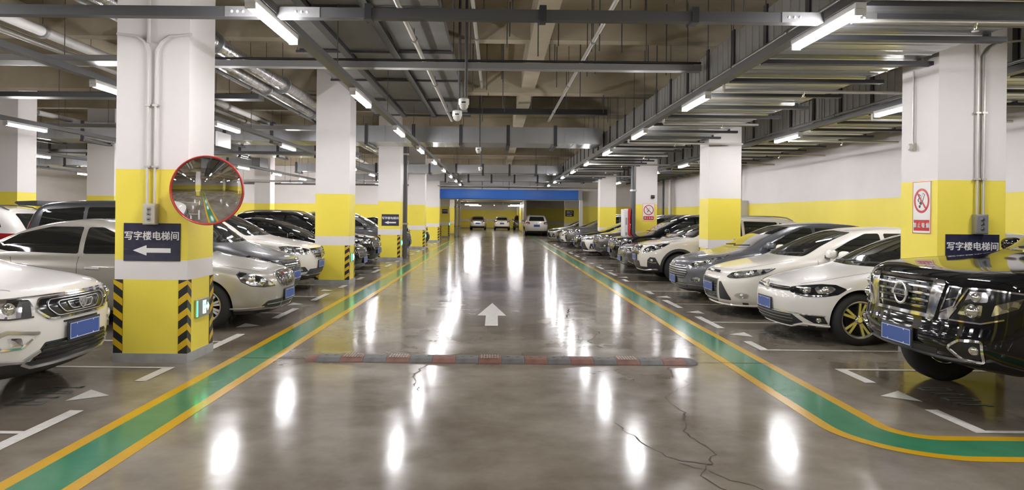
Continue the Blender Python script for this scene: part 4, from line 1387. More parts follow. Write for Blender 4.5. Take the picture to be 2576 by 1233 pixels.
def face_darksedan(c):
    g = c.fpatch('grille', [(-.40, .50), (.40, .50), (.46, .70), (-.46, .70)], M_plastic, mirror=False, r=.04)[0]
    c.bars('grille_bar', -.42, .42, .52, .70, 6, M_chrome, .016, .016, parent=g)
    c.fstrip('grille_frame', [(-.41, .495), (.41, .495), (.475, .71), (-.475, .71)], M_chrome, .02, .016, closed=True, parent=g)
    hs = c.fpatch('headlight', [(.50, .62), (.52, .705), (.78, .755), (1.08, .79), (1.02, .70), (.80, .645)], M_head, .005, r=.02)
    head_detail(c, hs, [(.70, .69, .042), (.88, .715, .04)])
    lo = c.fpatch('lower_intake', [(-.60, .26), (.60, .26), (.5, .34), (-.5, .34)], M_plastic, mirror=False)[0]
    c.bars('intake_slat', -.5, .5, .27, .34, 2, M_chrome, .012, .01, parent=lo)
    c.fstrip('bumper_strip', [(.56, .36), (.72, .30), (.98, .30)], M_chrome, .018, .012, mirror=True)
    c.badge('ring', 0, .66, .05, .022)
    c.plate(.42)

def face_darksuv(c):
    g = c.fpatch('grille', [(-.36, .60), (.36, .60), (.46, .72), (.44, .86), (-.44, .86), (-.46, .72)], M_plastic, mirror=False, r=.03)[0]
    c.bars('grille_bar', -.42, .42, .62, .86, 6, M_chrome, .018, .016, parent=g)
    c.fstrip('grille_frame', [(-.37, .59), (.37, .59), (.48, .72), (.46, .87), (-.46, .87), (-.48, .72)], M_chrome, .024, .016, closed=True, parent=g)
    hs = c.fpatch('headlight', [(.50, .76), (.50, .86), (.74, .90), (1.16, .945), (1.04, .84), (.80, .775)], M_head, .005, r=.02)
    head_detail(c, hs, [(.68, .83, .046), (.90, .86, .044)])
    fl = c.fpatch('fog_lamp', [(.62, .46), (.70, .58), (.94, .56), (.98, .47)], M_plastic, .006)
    c.fball('fog_bulb', .82, .52, .042, M_chrome, parent=fl)
    c.fstrip('fog_frame', [(.60, .45), (.98, .46)], M_chrome, .02, .014, mirror=True, parent=fl)
    c.fpatch('lower_intake', [(-.54, .36), (.54, .36), (.46, .46), (-.46, .46)], M_plastic, mirror=False)
    c.fstrip('skid_plate', [(-.7, .33), (-.45, .30), (.45, .30), (.7, .33)], M_chrome, .03, .018)
    c.badge('ring', 0, .74, .06, .022)
    c.plate(.54)

def face_camry(c):
    g = c.fpatch('grille', [(-.34, .64), (.34, .64), (.42, .69), (-.42, .69)], M_black_gloss, mirror=False)[0]
    c.fstrip('grille_bar', [(-.5, .70), (-.12, .655), (.12, .655), (.5, .70)], M_chrome, .018, .014, parent=g)
    lo = c.fpatch('lower_intake', [(-.60, .25), (.60, .25), (.40, .58), (-.40, .58)], M_plastic, mirror=False, r=.04)[0]
    c.bars('intake_slat', 0, 0, .27, .57, 7, M_black_gloss, .016, .012, parent=lo, outline=lambda z: (-.58 + (z - .25) * .6, .58 - (z - .25) * .6))
    hs = c.fpatch('headlight', [(.46, .66), (.50, .72), (.78, .765), (1.16, .80), (1.04, .71), (.76, .665)], M_head, .005, r=.02)
    head_detail(c, hs, [(.70, .71, .04), (.90, .735, .038)])
    fl = c.fpatch('fog_lamp', [(.68, .30), (.78, .52), (.86, .50), (.90, .30)], M_plastic, .006)
    c.fball('fog_bulb', .82, .36, .036, M_chrome, parent=fl)
    c.fstrip('bumper_lip', [(-.9, .22), (.9, .22)], P_slot, .05, .03, paint=True)
    c.badge('ellipses', 0, .665, .055, .02)
    c.plate(.45)

def tail_generic(c, z0, z1, wq=1.05, plate_z=.85, in_q=.46):
    hs = c.fpatch('tail_light', [(in_q, z0), (in_q + .04, z1), (wq, z1 + .02), (wq - .08, z0 - .02)], M_tail, .006, proj=c.S.rear)
    c.fstrip('lamp_edge', [(in_q, z0), (wq - .08, z0 - .02)], M_chrome, .012, .01, mirror=True, parent=hs, proj=c.S.rear)
    c.fpatch('reverse_lamp', [(in_q + .08, z0 + .03), (in_q + .08, z0 + .07), (in_q + .3, z0 + .07), (in_q + .3, z0 + .03)], M_plate_white, .009, parent=hs, r=.008, proj=c.S.rear)
    c.fpatch('rear_bumper_panel', [(-.72, .28), (.72, .28), (.66, .40), (-.66, .40)], M_plastic, .005, mirror=False, proj=c.S.rear)
    c.plate(plate_z, rear=True)
    c.badge('ring', 0, plate_z + .17, .05, .01, rear=True)

def T(*a, **k): return lambda c: tail_generic(c, *a, **k)
MODELS = {}
def model(k, P): MODELS[k] = Car(P)
model('golf', scaled(HATCH, face=face_golf, tail=T(.82, .96), R=.33, rim=.232, ra=.372))
model('focus', scaled(HATCH, L=4.36, H=1.48, W=.91, face=face_focus, tail=T(.82, .96), spokes='ten'))
model('h308', scaled(HATCH, L=4.30, H=1.53, W=.91, face=face_308, tail=T(.82, .96), spokes='five',
      dlo_trim=[(1.52, 1.04), (1.95, 1.285), (2.3, 1.42)]))
model('suv3008', scaled(SUV, L=4.5, H=1.63, face=face_3008, tail=T(.95, 1.08, plate_z=.80)))
PATROL = scaled(SUV, L=5.15, H=1.94, W=.995, face=face_patrol, qs=.80, zmap=lambda z: .955 + (z - .945) * .80 if z > .72 else z + .05, tail=T(1.0, 1.3, plate_z=.95), R=.40, rim=.245, ra=.45, axles=(.95, 4.02), clad=.40, spokes='five', arch_trim=False,
      rail_mat=M_satin, wsb=.80, wst=.64, flare=.035, barrel=.03,
      front=[(.40, .30), (.45, .14), (.52, .05), (.63, 0.), (.72, .02), (.78, .035), (1.05, .055), (1.14, .09), (1.19, .20), (1.225, .50), (1.25, .85), (1.275, 1.18), (1.30, 1.34), (1.34, 1.44), (1.55, 1.68), (1.76, 1.96), (1.86, 2.2), (1.915, 2.55), (1.94, 2.95)])
PATROL.update(corner(.40, 1.17, 1.29, 1.94, .52, .30, 2.9, .62))
PATROL['width'] = widths(1.22, 1.94, .40, .75, .955)
PATROL['lr'] = lrs(.40, 1.22, 1.94); PATROL['rear'] = [(max(.40, z) if i else .40, x) for i, (z, x) in enumerate(PATROL['rear']) if i == 0 or z > .42]; PATROL['cowl'] = 1.325; PATROL['wtop'] = 1.83; PATROL['belt'] = 1.22
PATROL['dlo'] = [[(1.72, 1.36), (2.75, 1.33), (2.75, 1.80), (2.42, 1.79), (2.1, 1.6)], [(2.83, 1.33), (3.8, 1.34), (3.8, 1.80), (2.83, 1.80)], [(3.88, 1.34), (4.6, 1.37), (4.5, 1.76), (3.88, 1.79)]]
PATROL['mir'] = (1.78, 1.30); PATROL['hood_line'] = [(1.25, .80), (.8, .79), (.4, .74), (.2, .62)]
PATROL['seams'] = [[(1.66, 1.2), (1.6, .8), (1.64, .45)], [(2.79, 1.25), (2.78, .8), (2.8, .45)]]
model('patrol', PATROL)
model('geely', scaled(SUV, L=4.52, H=1.70, W=.92, face=face_geely, qs=.86, tail=T(.95, 1.1, plate_z=.82)))
model('buick', scaled(SEDAN, L=4.78, H=1.49, axles=(.88, 3.66), face=face_buick, tail=T(.84, .98, plate_z=.72), spokes='steel', handle_mat=M_chrome, seams=SEDAN['seams']))
model('mpv', scaled(MPV, L=4.6, H=1.80, face=face_odyssey, tail=T(1.0, 1.40, wq=.70, plate_z=.90, in_q=.54), spoiler=(4.42, 1.735)))
model('koleos', scaled(SUV, L=4.6, H=1.69, face=face_renault, tail=T(.95, 1.1, plate_z=.82)))
model('sedan', scaled(SEDAN, face=face_darksedan, tail=T(.82, .98, plate_z=.72), dlo_trim=None))
model('suv', scaled(SUV, face=face_darksuv, tail=T(.95, 1.1, plate_z=.80), arch_trim=False, clad=.33))
model('camry', scaled(SEDAN, L=4.7, H=1.46, face=face_camry, tail=T(.82, .98, plate_z=.72)))
# ------------------------------------------------------------------ parked cars
far_skip = ('panel_gap', 'wiper', 'grille_slot', 'brake_recess_disc', 'plate_border', 'mirror_glass')
def put(kind, name, label, pt, X, Y, side, group=None, far=False, yaw=0.):
    return MODELS[kind].spawn(name, label, pt, (X, Y, 0), (0 if side == 'R' else PI) + math.radians(yaw), group, far_skip if far else ())
GR, GL = 'cars parked along the right of the aisle', 'cars parked along the left of the aisle'
put('patrol', 'off_roader', 'big black off-roader with chrome grille, nearest on the right', P_black, 3.55, 6.12, 'R', GR)
put('golf', 'hatchback', 'white hatchback with thin black grille and twin-spoke wheels, beside the black off-roader', P_white, 3.74, 9.62, 'R', GR)
put('focus', 'hatchback', 'cream-white hatchback with triangular bumper vents, second hatchback from the off-roader', P_cream, 3.62, 11.78, 'R', GR)
put('h308', 'hatchback', 'slate grey hatchback with long swept headlights before the second right column', P_mgrey, 3.57, 13.98, 'R', GR)
put('suv3008', 'crossover', 'warm white crossover with black wheel arches past the second right column', P_cream, 3.60, 17.95, 'R', GR)
put('sedan', 'sedan', 'dark brown sedan with chrome bar grille beside the warm white crossover', P_brown, 3.60, 20.2, 'R', GR)
put('suv', 'crossover', 'black crossover with chrome grille in front of the fire cabinet', P_black, 3.66, 22.35, 'R', GR)
put('suv', 'crossover', 'black crossover just past the fire cabinet', P_brown, 3.75, 26.5, 'R', GR, True)
put('camry', 'sedan', 'white sedan with wide black lower grille, far down the right row', P_white, 3.55, 28.7, 'R', GR, True)
put('sedan', 'sedan', 'black sedan right behind the white one in the right row', P_black, 3.50, 30.9, 'R', GR, True)
put('koleos', 'crossover', 'dark crossover past the fourth right column', P_dgrey, 3.52, 34.9, 'R', GR, True)
put('buick', 'sedan', 'white sedan past the dark crossover, far right row', P_white, 3.42, 37.1, 'R', GR, True)
put('sedan', 'sedan', 'black sedan last before the shutter on the right', P_black, 3.45, 39.3, 'R', GR, True)
put('camry', 'sedan', 'silver sedan beyond the shutter post on the right', P_silver, 3.35, 44.6, 'R', GR, True)

put('geely', 'crossover', 'white crossover with ripple grille and chrome fog frames, nearest on the left', P_white, -3.64, 6.14, 'L', GL)
put('buick', 'sedan', 'champagne sedan with upright chrome grille behind the nearest left column', P_champ, -3.04, 10.28, 'L', GL)
put('mpv', 'minivan', 'dark grey minivan with chrome bar grille beside the champagne sedan', P_dgrey, -3.58, 12.55, 'L', GL)
put('koleos', 'crossover', 'white crossover with diamond badge before the second left column', P_cream, -3.68, 14.70, 'L', GL)
put('sedan', 'sedan', 'black sedan with chrome grille just past the second left column', P_black, -3.38, 18.1, 'L', GL)
put('suv', 'crossover', 'black crossover beside the black sedan on the left', P_black, -3.42, 20.4, 'L', GL)
put('buick', 'sedan', 'white sedan mostly hidden by the third left column', P_white, -3.75, 22.6, 'L', GL, True)
put('suv', 'crossover', 'dark grey crossover behind the dark drain pipe on the left', P_dgrey, -3.30, 27.0, 'L', GL, True)
put('sedan', 'sedan', 'black sedan beyond the drain pipe, hidden by columns', P_black, -3.60, 29.3, 'L', GL, True)
put('camry', 'sedan', 'dark sedan past the fourth left column', P_black, -3.38, 35.4, 'L', GL, True)
# back-to-back bay behind the left row: tail towards the aisle
put('koleos', 'crossover', 'white crossover with red tail light behind the dark minivan', P_white, -14.3, 15.3, 'R', None, False)
put('mpv', 'minivan', 'black minivan in the back bays behind the white crossovers', P_black, -14.6, 24.8, 'R', None, True)
# at the far end, tails towards the camera
def tail_on(kind, name, label, pt, x, y): return MODELS[kind].spawn(name, label, pt, (x, y, 0), -PI / 2, 'cars parked past the shutter', far_skip)
tail_on('sedan', 'sedan', 'silver sedan seen from behind at the end wall, left one', P_silver, -1.95, 80.5)
tail_on('camry', 'sedan', 'white sedan seen from behind at the end wall, beside the silver one', P_white, .70, 80.5)
tail_on('koleos', 'crossover', 'white crossover seen from behind, nearest past the shutter', P_white, 3.25, 59.4)
MODELS['suv'].spawn('crossover', 'dark car half hidden behind the pale corner post', P_dgrey, (2.9, 76.0, 0), PI / 2, 'cars parked past the shutter', far_skip)
# ------------------------------------------------------------------ lamps and overhead services
def rods(parent, pts, z0, z1=SLAB, r=.006):
    for x, y in pts:
        tube('hanger_rod', [(x, y, z0), (x, y, z1)], r, M_dark_steel, parent, 6)

_lamp_me = None
def lamp_meshes():
    global _lamp_me
    if _lamp_me is None:
        bm = bmesh.new(); add_box(bm, -.045, .045, -.62, .62, .0, .05, .006)
        h = bm_mesh('housing', bm, M_lamp_body)
        bm = bmesh.new(); add_box(bm, -.036, .036, -.59, .59, -.048, -.001, .012)
        t = bm_mesh('tube', bm, M_lamp)
        bm = bmesh.new(); add_box(bm, -.042, .042, .59, .62, -.052, 0, .004)
        c = bm_mesh('end_cap', bm, M_lamp_body)
        _lamp_me = (h, t, c)
    return _lamp_me

def lamp(x, y, z, label, group, rot=0.):
    e = tag(empty('led_lamp', (x, y, z), rot), label, 'lamp', group)
    h, t, c = lamp_meshes()
    obj_from_mesh('housing', h, e); obj_from_mesh('tube', t, e); obj_from_mesh('end_cap', c, e); obj_from_mesh('end_cap', c, e, None, (0, 0, PI))
    return e

LZ = 3.31
def lamp_row(x, y0, n, pitch, where, tray=(-12.5, 41.5), first=0):
    t = tag(empty('cable_tray', (x, 0, 0)), 'grey steel lamp tray hung ' + where, 'cable tray', 'lamp trays')
    box('channel', -.06, .06, tray[0], tray[1], LZ + .05, LZ + .13, M_channel, t)
    for y in np.arange(tray[0] + 1, tray[1], 4.05):
        if x < 3 and any(a < y < b for a, b in ((18.9, 20.4), (24.3, 25.5), (27.9, 29.1), (31.2, 32.3), (37.6, 38.8))): continue
        rods(t, [(0, y)], LZ + .13, 4.24 if x == -2.01 and y < 18.7 else SLAB)
    for i in range(n):
        lamp(x, y0 + pitch * i - (.75 if (x, i) == (6.17, 2) else 0), LZ, ('%s LED lamp from near, %s' % (ORD[i], where)), 'lamps ' + where)  # the offset one is unseen, added and shifted to light the right column

P_ = 4.05  # each of the first five rows ends in a lamp added to brighten walls
lamp_row(-2.01, 6.25 - P_ * 3, 12, P_, 'in the row over the left edge of the aisle')
lamp_row(2.94, 6.25 - P_ * 3, 12, P_, 'in the row along the right-hand duct')
lamp_row(6.17, 10.7 - 3 * P_, 10, P_, 'in the row over the right-hand cars', (-4.0, 41.0))
lamp_row(-5.4, 9.9 - 4 * P_, 12, P_, 'in the row over the left-hand cars', (-10.0, 41.0))
lamp_row(-9.6, 14.2 - 4 * P_, 11, P_, 'in the second row of the left bays', (-6.0, 41.0))
lamp_row(-14.3, 17.6, 6, P_, 'in the third row of the left bays', (10.0, 41.0))
lamp_row(-19.0, 24.0, 4, P_, 'in the farthest row of the left bays', (16.0, 41.0))
for k, (y, z) in enumerate(((62.0, 2.55), (73.0, 2.62))):
    for x, nm in ((-2.15, 'left'), (1.9, 'right')):
        e = lamp(x, y, z, '%s LED lamp on the %s under the low ceiling past the shutter' % (ORD[k], nm), 'lamps past the shutter', PI / 2)
        for dx in (-.4, .4): tube('hanger_rod', [(0, dx, .05), (0, dx, 2.96 - z)], .008, M_dark_steel, e, 6)

for k, (x, y) in enumerate(((3.9, 46.0), (3.9, 53.0), (-3.0, 45.5), (-3.0, 55.0), (-3.0, 69.0), (-.2, 82.0))):  # extra lamps added to brighten the bay past the shutter
    e = lamp(x, y, 2.84, '%s added fill lamp under the low ceiling past the shutter' % ORD[k], 'lamps past the shutter')
    for dy in (-.4, .4): tube('hanger_rod', [(0, dy, .05), (0, dy, .12)], .008, M_dark_steel, e, 6)
for k, x in enumerate((-6.2, -9.6 - 1.9, -15.5)):  # invented lamps, put in to lift the dim back wall
    e = lamp(x, 39.2, LZ, '%s added fill lamp from the aisle, brightening the left back wall' % ORD[k], 'fill lamps added along the left back wall', PI / 2)
    for dy in (-.4, .4): tube('hanger_rod', [(0, dy, .05), (0, dy, SLAB - LZ)], .008, M_dark_steel, e, 6)

# big ducts: folded sheet sections, black straps, hanger bars
def duct(name, axis, a0, a1, b0, b1, z0, z1, pitch, label, material=None, strap=True, over=.18, rod_gap=3):
    material = material or M_galv
    e = tag(empty(name, (0, 0, 0)), label, 'air duct', 'sheet metal ducts')
    n = int(round((a1 - a0) / pitch)); p = (a1 - a0) / n
    def bx(bm, u0, u1, v0, v1, w0, w1, bev=0):
        if axis == 'y': add_box(bm, v0, v1, u0, u1, w0, w1, bev)
        else: add_box(bm, u0, u1, v0, v1, w0, w1, bev)
    bm = bmesh.new()
    bx(bm, .012, p - .012, b0, b1, z0, z1)
    # folded cross ribs on the sheet
    for f in (.2, .4, .6, .8):
        bx(bm, p * f - .006, p * f + .006, b0 - .009, b1 + .009, z0 - .006, z1 + .009)
    sec = bm_mesh('duct_section', bm, material, smooth=False)
    bm = bmesh.new()
    bx(bm, -.045, .045, b0 - .02, b0 + .004, z0 - .04, z1 + .05); bx(bm, -.045, .045, b1 - .004, b1 + .02, z0 - .04, z1 + .05)
    bx(bm, -.05, .05, b0 - .04, b1 + over, z0 - .075, z0 - .03)
    st = bm_mesh('duct_hanger', bm, M_black_steel, smooth=False)
    for i in range(n):
        off = (0, a0 + p * i, 0) if axis == 'y' else (a0 + p * i, 0, 0)
        obj_from_mesh('duct_section', sec, e, off)
        if strap:
            obj_from_mesh('duct_hanger', st, e, off)
            if i % rod_gap == 0:
                for v in (b0 - .01, b1 + .01):
                    rods(e, [(v, off[1]) if axis == 'y' else (off[0], v)], z1 + .05)
    return e
duct('air_duct', 'y', 1.44, 37.08, 3.06, 4.80, 3.43, 3.98, 1.08, 'wide galvanised duct with black straps along the right of the aisle', M_galv_light, rod_gap=1)
duct('air_duct', 'y', 2.0, 36.5, 6.32, 7.9, 3.43, 3.98, 1.08, 'galvanised duct with black straps over the right-hand cars', M_galv_light, rod_gap=2)
duct('air_duct', 'x', -12.6, 2.9, 19.0, 20.3, 3.58, 4.02, 1.25, 'galvanised duct crossing high over the middle of the aisle')
duct('air_duct', 'x', -9.0, 3.0, 31.3, 32.2, 3.50, 3.86, 1.25, 'second galvanised duct crossing over the far aisle', over=.05)
duct('air_duct', 'x', -9.0, 8.5, 37.75, 38.5, 3.46, 3.80, 1.25, 'third galvanised duct crossing just before the shutter wall', over=.05)
duct('air_duct', 'x', -20.0, -9.5, 28.0, 29.0, 3.45, 3.85, 1.3, 'galvanised duct across the far left bays', over=.05)
duct('air_duct', 'x', -17.0, -5.0, 24.4, 25.4, 3.62, 4.0, 1.3, 'galvanised duct across the middle left bays', over=.05)

# wide dark board duct on the left of the aisle ceiling
e = tag(empty('board_duct', (0, 0, 0)), 'wide dark grey flat duct under the slab left of centre', 'air duct')
for i in range(9):
    y0 = -3.0 + 2.4 * i
    for j, (xa, xb) in enumerate(((-3.25, -2.52), (-2.42, -1.72), (-1.62, -.76))):
        box('duct_board', xa, xb, y0 + .02, y0 + 2.38, 4.28 + .02 * ((i + j) % 2), 4.44, M_duct_grey, e)
for x in (-2.47, -1.67):
    box('cover_strip', x - .06, x + .06, -3.0, 18.6, 4.20, 4.26, M_black_steel, e)
for i in range(10):
    box('support_bar', -3.3, -.7, -3.02 + 2.4 * i, -2.98 + 2.4 * i, 4.235, 4.275, M_dark_steel, e)
rods(e, [(x, -3 + 2.4 * i) for x in (-3.28, -.72) for i in range(10)], 4.26)

# cross trays and pipes
def rail_x(name, x0, x1, y, z, w, h, m, label, cat='cable tray', rod_step=2.6, group=None):
    e = tag(empty(name, (0, y, z)), label, cat, group)
    box('channel', x0, x1, -w / 2, w / 2, -h / 2, h / 2, m, e)
    rods(e, [(x, 0) for x in np.arange(x0 + .6, x1, rod_step) if not (-3.3 < x < -.7 and z < 4.2 or 3.0 < x < 4.9 or 6.2 < x < 8.0)], h / 2, SLAB - z)
    return e
e = rail_x('cross_tray', -14, 9.2, 6.22, 3.385, .10, .09, M_dark_steel, 'near dark steel channel crossing the whole garage')
for x in (-2.0, 2.94):
    for k in range(4):
        for s in (-1, 1):
            o = mesh_obj('bolt', [], [], M_pipe_white) if False else None
    box('joint_plate', x - .42, x + .42, -.056, -.05, -.045, .045, M_tray, e)
    for k in range(6):
        xx = x + (-.36 + .05 * k if k < 3 else .21 + .05 * (k - 3))
        bm = bmesh.new(); add_lathe(bm, [(0, .008), (.012, .005), (.014, 0)], 8, Matrix.Translation((xx, -.056, 0)) @ Matrix.Rotation(PI / 2, 4, 'X'))
        bm_obj('bolt', bm, M_pipe_white, e, smooth=True)
for x in (-1.15, .4, 1.75):
    box('clamp', x - .03, x + .03, -.07, .07, -.06, .08, M_black_steel, e)
e = rail_x('cross_tray', -14, 3.0, 10.3, 3.80, .16, .09, M_tray, 'pale steel tray crossing the aisle behind the first')
tube('cable', [(-14, -.05, .075), (3.0, -.05, .075)], .018, M_black_steel, e)
e2 = rail_x('cross_tray', -14, -4.4, 9.0, 3.55, .30, .08, M_tray, 'wide pale tray over the left-hand cars')
e2 = rail_x('cross_tray', -16, -4.4, 13.0, 3.75, .30, .09, M_dark_steel, 'dark cable tray over the left-hand cars')
e2 = rail_x('cross_tray', -18, -4.4, 17.2, 3.70, .25, .09, M_tray, 'pale cable tray over the middle left bays')
e = rail_x('cross_beam', -1.3, 2.9, 18.2, 4.32, .16, .14, M_black_steel, 'black steel bar crossing in front of the middle duct', 'steel bar')
e2 = rail_x('cross_tray', -18, -4.4, 22.6, 3.55, .25, .09, M_dark_steel, 'dark cable tray in the far left bays')
e2 = rail_x('cross_tray', -3.4, 5.0, 40.6, 3.30, .06, .06, M_tray, 'thin steel rail crossing just before the shutter', rod_step=1.6)
e2 = rail_x('cross_tray', -20, -4.4, 36.0, 3.12, .12, .09, M_dark_steel, 'dark tray in front of the left back wall')

def pipe(name, pts, r, m, label, cat='pipe', hang=None, group=None):
    e = tag(empty(name, pts[0]), label, cat, group)
    o = Vector(pts[0])
    tube('run', [Vector(p) - o for p in pts], r, m, e, 12)
    a, b_ = Vector(pts[0]), Vector(pts[-1])
    n = max(2, int((b_ - a).length / 3.2))
    for i in range(n):
        p = a + (b_ - a) * ((i + .5) / n) - o
        d = (b_ - a).normalized()
        bm = bmesh.new()
        M = Matrix.Translation(p) @ d.to_track_quat('Z', 'Y').to_matrix().to_4x4()
        add_lathe(bm, [(r, -.03), (r * 1.35 + .004, -.03), (r * 1.35 + .004, .03), (r, .03)], 12, M)
        bm_obj('coupling', bm, M_galv, e, smooth=True, angle=40)
        if hang:
            tube('hanger_rod', [p + Vector((0, 0, r)), Vector((p.x, p.y, hang - o.z))], .006, M_dark_steel, e, 6)
    return e
pipe('fire_pipe', [(-1.2, -2, 4.12), (-1.2, 18.6, 4.12)], .035, M_conduit, 'long thin bright pipe under the dark flat duct', hang=4.28)
pipe('fire_pipe', [(1.45, -2, 4.25), (1.45, 19.5, 4.25)], .03, M_conduit, 'long thin pipe under the slab right of centre', hang=SLAB)
pipe('fire_pipe', [(-.35, -1, 4.55), (-.35, 17.0, 4.55)], .03, M_conduit, 'long thin pipe close under the slab left of centre', hang=SLAB)
pipe('fire_pipe', [(3.0, 2.0, 3.52), (3.0, 40, 3.52)], .025, M_galv, 'slim steel pipe along the lower edge of the right-hand duct')
pipe('fire_pipe', [(6.26, 8.0, 3.52), (6.26, 34, 3.52)], .025, M_galv, 'slim steel pipe under the duct over the right-hand cars')
pipe('wrapped_pipe', [(-4.35, 2, 4.2), (-4.35, 40, 4.2)], .13, M_foil, 'foil-wrapped pipe behind the left columns', hang=SLAB, group='foil-wrapped pipes')
pipe('wrapped_pipe', [(-4.68, 2, 4.12), (-4.68, 40, 4.12)], .10, M_foil, 'thinner foil-wrapped pipe behind the left columns', hang=SLAB, group='foil-wrapped pipes')
pipe('fire_pipe', [(-5.0, 2, 4.14), (-5.0, 40, 4.14)], .05, M_galv, 'galvanised pipe beside the foil-wrapped pipes', hang=SLAB)
pipe('fire_pipe', [(-6.6, -2, 4.2), (-6.6, 36, 4.2)], .075, M_pipe_white, 'white pipe over the left-hand cars', hang=SLAB)
pipe('fire_pipe', [(-7.4, -2, 4.3), (-7.4, 36, 4.3)], .05, M_conduit, 'second pale pipe over the left-hand cars', hang=SLAB)
pipe('fire_pipe', [(-12.2, 4, 4.2), (-12.2, 36, 4.2)], .07, M_pipe_white, 'white pipe over the far left bays', hang=SLAB)
pipe('fire_pipe', [(-15.0, 33.0, 3.12), (-4.5, 33.0, 3.12)], .05, M_pipe_white, 'white pipe crossing low in the left back bays', hang=SLAB)
# sprinkler branches under the right-hand ducts
for k in range(8):
    y = 5.9 + 3.3 * k
    e = tag(empty('sprinkler_branch', (0, y, 3.28)), '%s sprinkler pipe from the near end under the wide right-hand duct' % ORD[k], 'sprinkler', 'sprinkler branches under the right-hand duct')
    tube('branch', [(3.0, 0, 0), (5.6 if k % 2 else 4.7, 0, 0)], .022, M_conduit, e, 10)
    tube('riser', [(3.0, 0, 0), (3.0, 0, .23)], .02, M_conduit, e, 8)
    bm = bmesh.new(); add_lathe(bm, [(0, -.075), (.03, -.075), (.03, -.068), (.01, -.06), (.012, -.03), (.02, -.02), (.02, .0)], 10, Matrix.Translation((4.05, 0, 0)))
    bm_obj('sprinkler_head', bm, M_chrome, e, smooth=True, angle=40)
for k in range(5):
    y = 11.6 + 3.3 * k
    e = tag(empty('sprinkler_branch', (0, y, 3.26)), '%s sprinkler pipe from the near end over the right-hand cars' % ORD[k], 'sprinkler', 'sprinkler branches over the right-hand cars')
    tube('branch', [(6.26, 0, 0), (8.6, 0, 0)], .022, M_conduit, e, 10)
    tube('riser', [(6.26, 0, 0), (6.26, 0, .25)], .02, M_conduit, e, 8)
    bm = bmesh.new(); add_lathe(bm, [(0, -.075), (.03, -.075), (.03, -.068), (.01, -.06), (.012, -.03), (.02, -.02), (.02, .0)], 10, Matrix.Translation((7.4, 0, 0)))
    bm_obj('sprinkler_head', bm, M_chrome, e, smooth=True, angle=40)
# small free-hanging drops and struts from the slab
rg = random.Random(11)
for k in range(44):
    x = rg.uniform(-.5, 2.8); y = rg.uniform(6.5, 18.5)
    zb = rg.uniform(3.85, 4.6)
    tag(tube('threaded_rod', [(x, y, zb), (x, y, SLAB)], .009, M_dark_steel, None, 6), 'thin threaded rod hanging from the concrete slab over the aisle', 'rod', 'bare threaded rods over the aisle')
# dome cameras on drop poles
def dome_camera(x, y, z, label):
    e = tag(empty('dome_camera', (x, y, z)), label, 'camera', 'ceiling cameras')
    tube('drop_pole', [(.03, 0, .10), (.03, 0, SLAB - z)], .022, M_dark_steel, e, 8)
    bm = bmesh.new(); add_lathe(bm, [(0, .1), (.055, .1), (.075, .085), (.078, .01), (.07, 0)], 20)
    bm_obj('camera_base', bm, M_sign_white, e, smooth=True, angle=40)
    bm = bmesh.new(); add_lathe(bm, [(.066, .005), (.062, -.03), (.045, -.055), (.02, -.068), (0, -.07)], 20)
    bm_obj('camera_dome', bm, M_pipe_white, e, smooth=True)
    box('camera_window', -.03, .03, -.082, -.074, .02, .04, M_black, e)
dome_camera(-.48, 10.12, 3.20, 'white dome camera on a dark drop pole, nearest over the aisle')
dome_camera(-.62, 10.9, 3.14, 'small white detector beside the nearest dome camera')
dome_camera(-.48, 18.6, 3.32, 'second white dome camera hanging under the middle duct')
dome_camera(-.62, 27.0, 3.38, 'farthest white dome camera over the aisle')
# small duct outlet over the left bays
e = tag(empty('fan_outlet', (-6.6, 15.6, 3.22)), 'grey box outlet with pale open end over the left-hand cars', 'air duct')
box('outlet_box', -.95, .45, -.35, .35, -.13, .13, M_duct_grey, e)
box('outlet_frame', .45, .50, -.37, .37, -.16, .16, M_cab_white, e)
rods(e, [(-.5, 0), (.3, 0)], .13, SLAB - 3.22)
# vertical drain pipes
pipe('drain_pipe', [(-3.30, 25.3, 0), (-3.30, 25.3, SLAB)], .085, M_dark_steel, 'dark vertical drain pipe beside the third left column')
pipe('drain_pipe', [(4.71, 23.85, 0), (4.71, 23.85, 3.34)], .085, M_dark_steel, 'dark vertical drain pipe beside the third right column')
for k, x in enumerate((9.05, 9.2, 8.85)):
    pipe('riser_pipe', [(x, 36.2 + .3 * k, 0), (x, 36.2 + .3 * k, SLAB)], (.07, .05, .06)[k], (M_pipe_white, M_pipe_white, M_dark_steel)[k], ('white riser pipe against the right wall', 'thinner white riser pipe against the right wall', 'dark riser pipe against the right wall')[k])
# ------------------------------------------------------------------ things on columns, walls and floor
def face_matrix(p, facing):
    """local x right, y up, z out of the face"""
    if facing == '-y': R = Matrix(((1, 0, 0), (0, 0, -1), (0, 1, 0)))
    elif facing == '-x': R = Matrix(((0, 0, -1), (-1, 0, 0), (0, 1, 0)))
    elif facing == '+x': R = Matrix(((0, 0, 1), (1, 0, 0), (0, 1, 0)))
    return Matrix.Translation(p) @ R.to_4x4()

def sign_root(name, p, facing, label, cat='sign', group=None):
    e = empty(name); e.matrix_world = face_matrix(p, facing)
    return tag(e, label, cat, group)

def arrow_pts(x0, x1, y, w, hw, hl):
    """left-pointing arrow in the x/y plane"""
    return [(x0, y), (x0 + hl, y + hw), (x0 + hl, y + w), (x1, y + w), (x1, y - w), (x0 + hl, y - w), (x0 + hl, y - hw)]

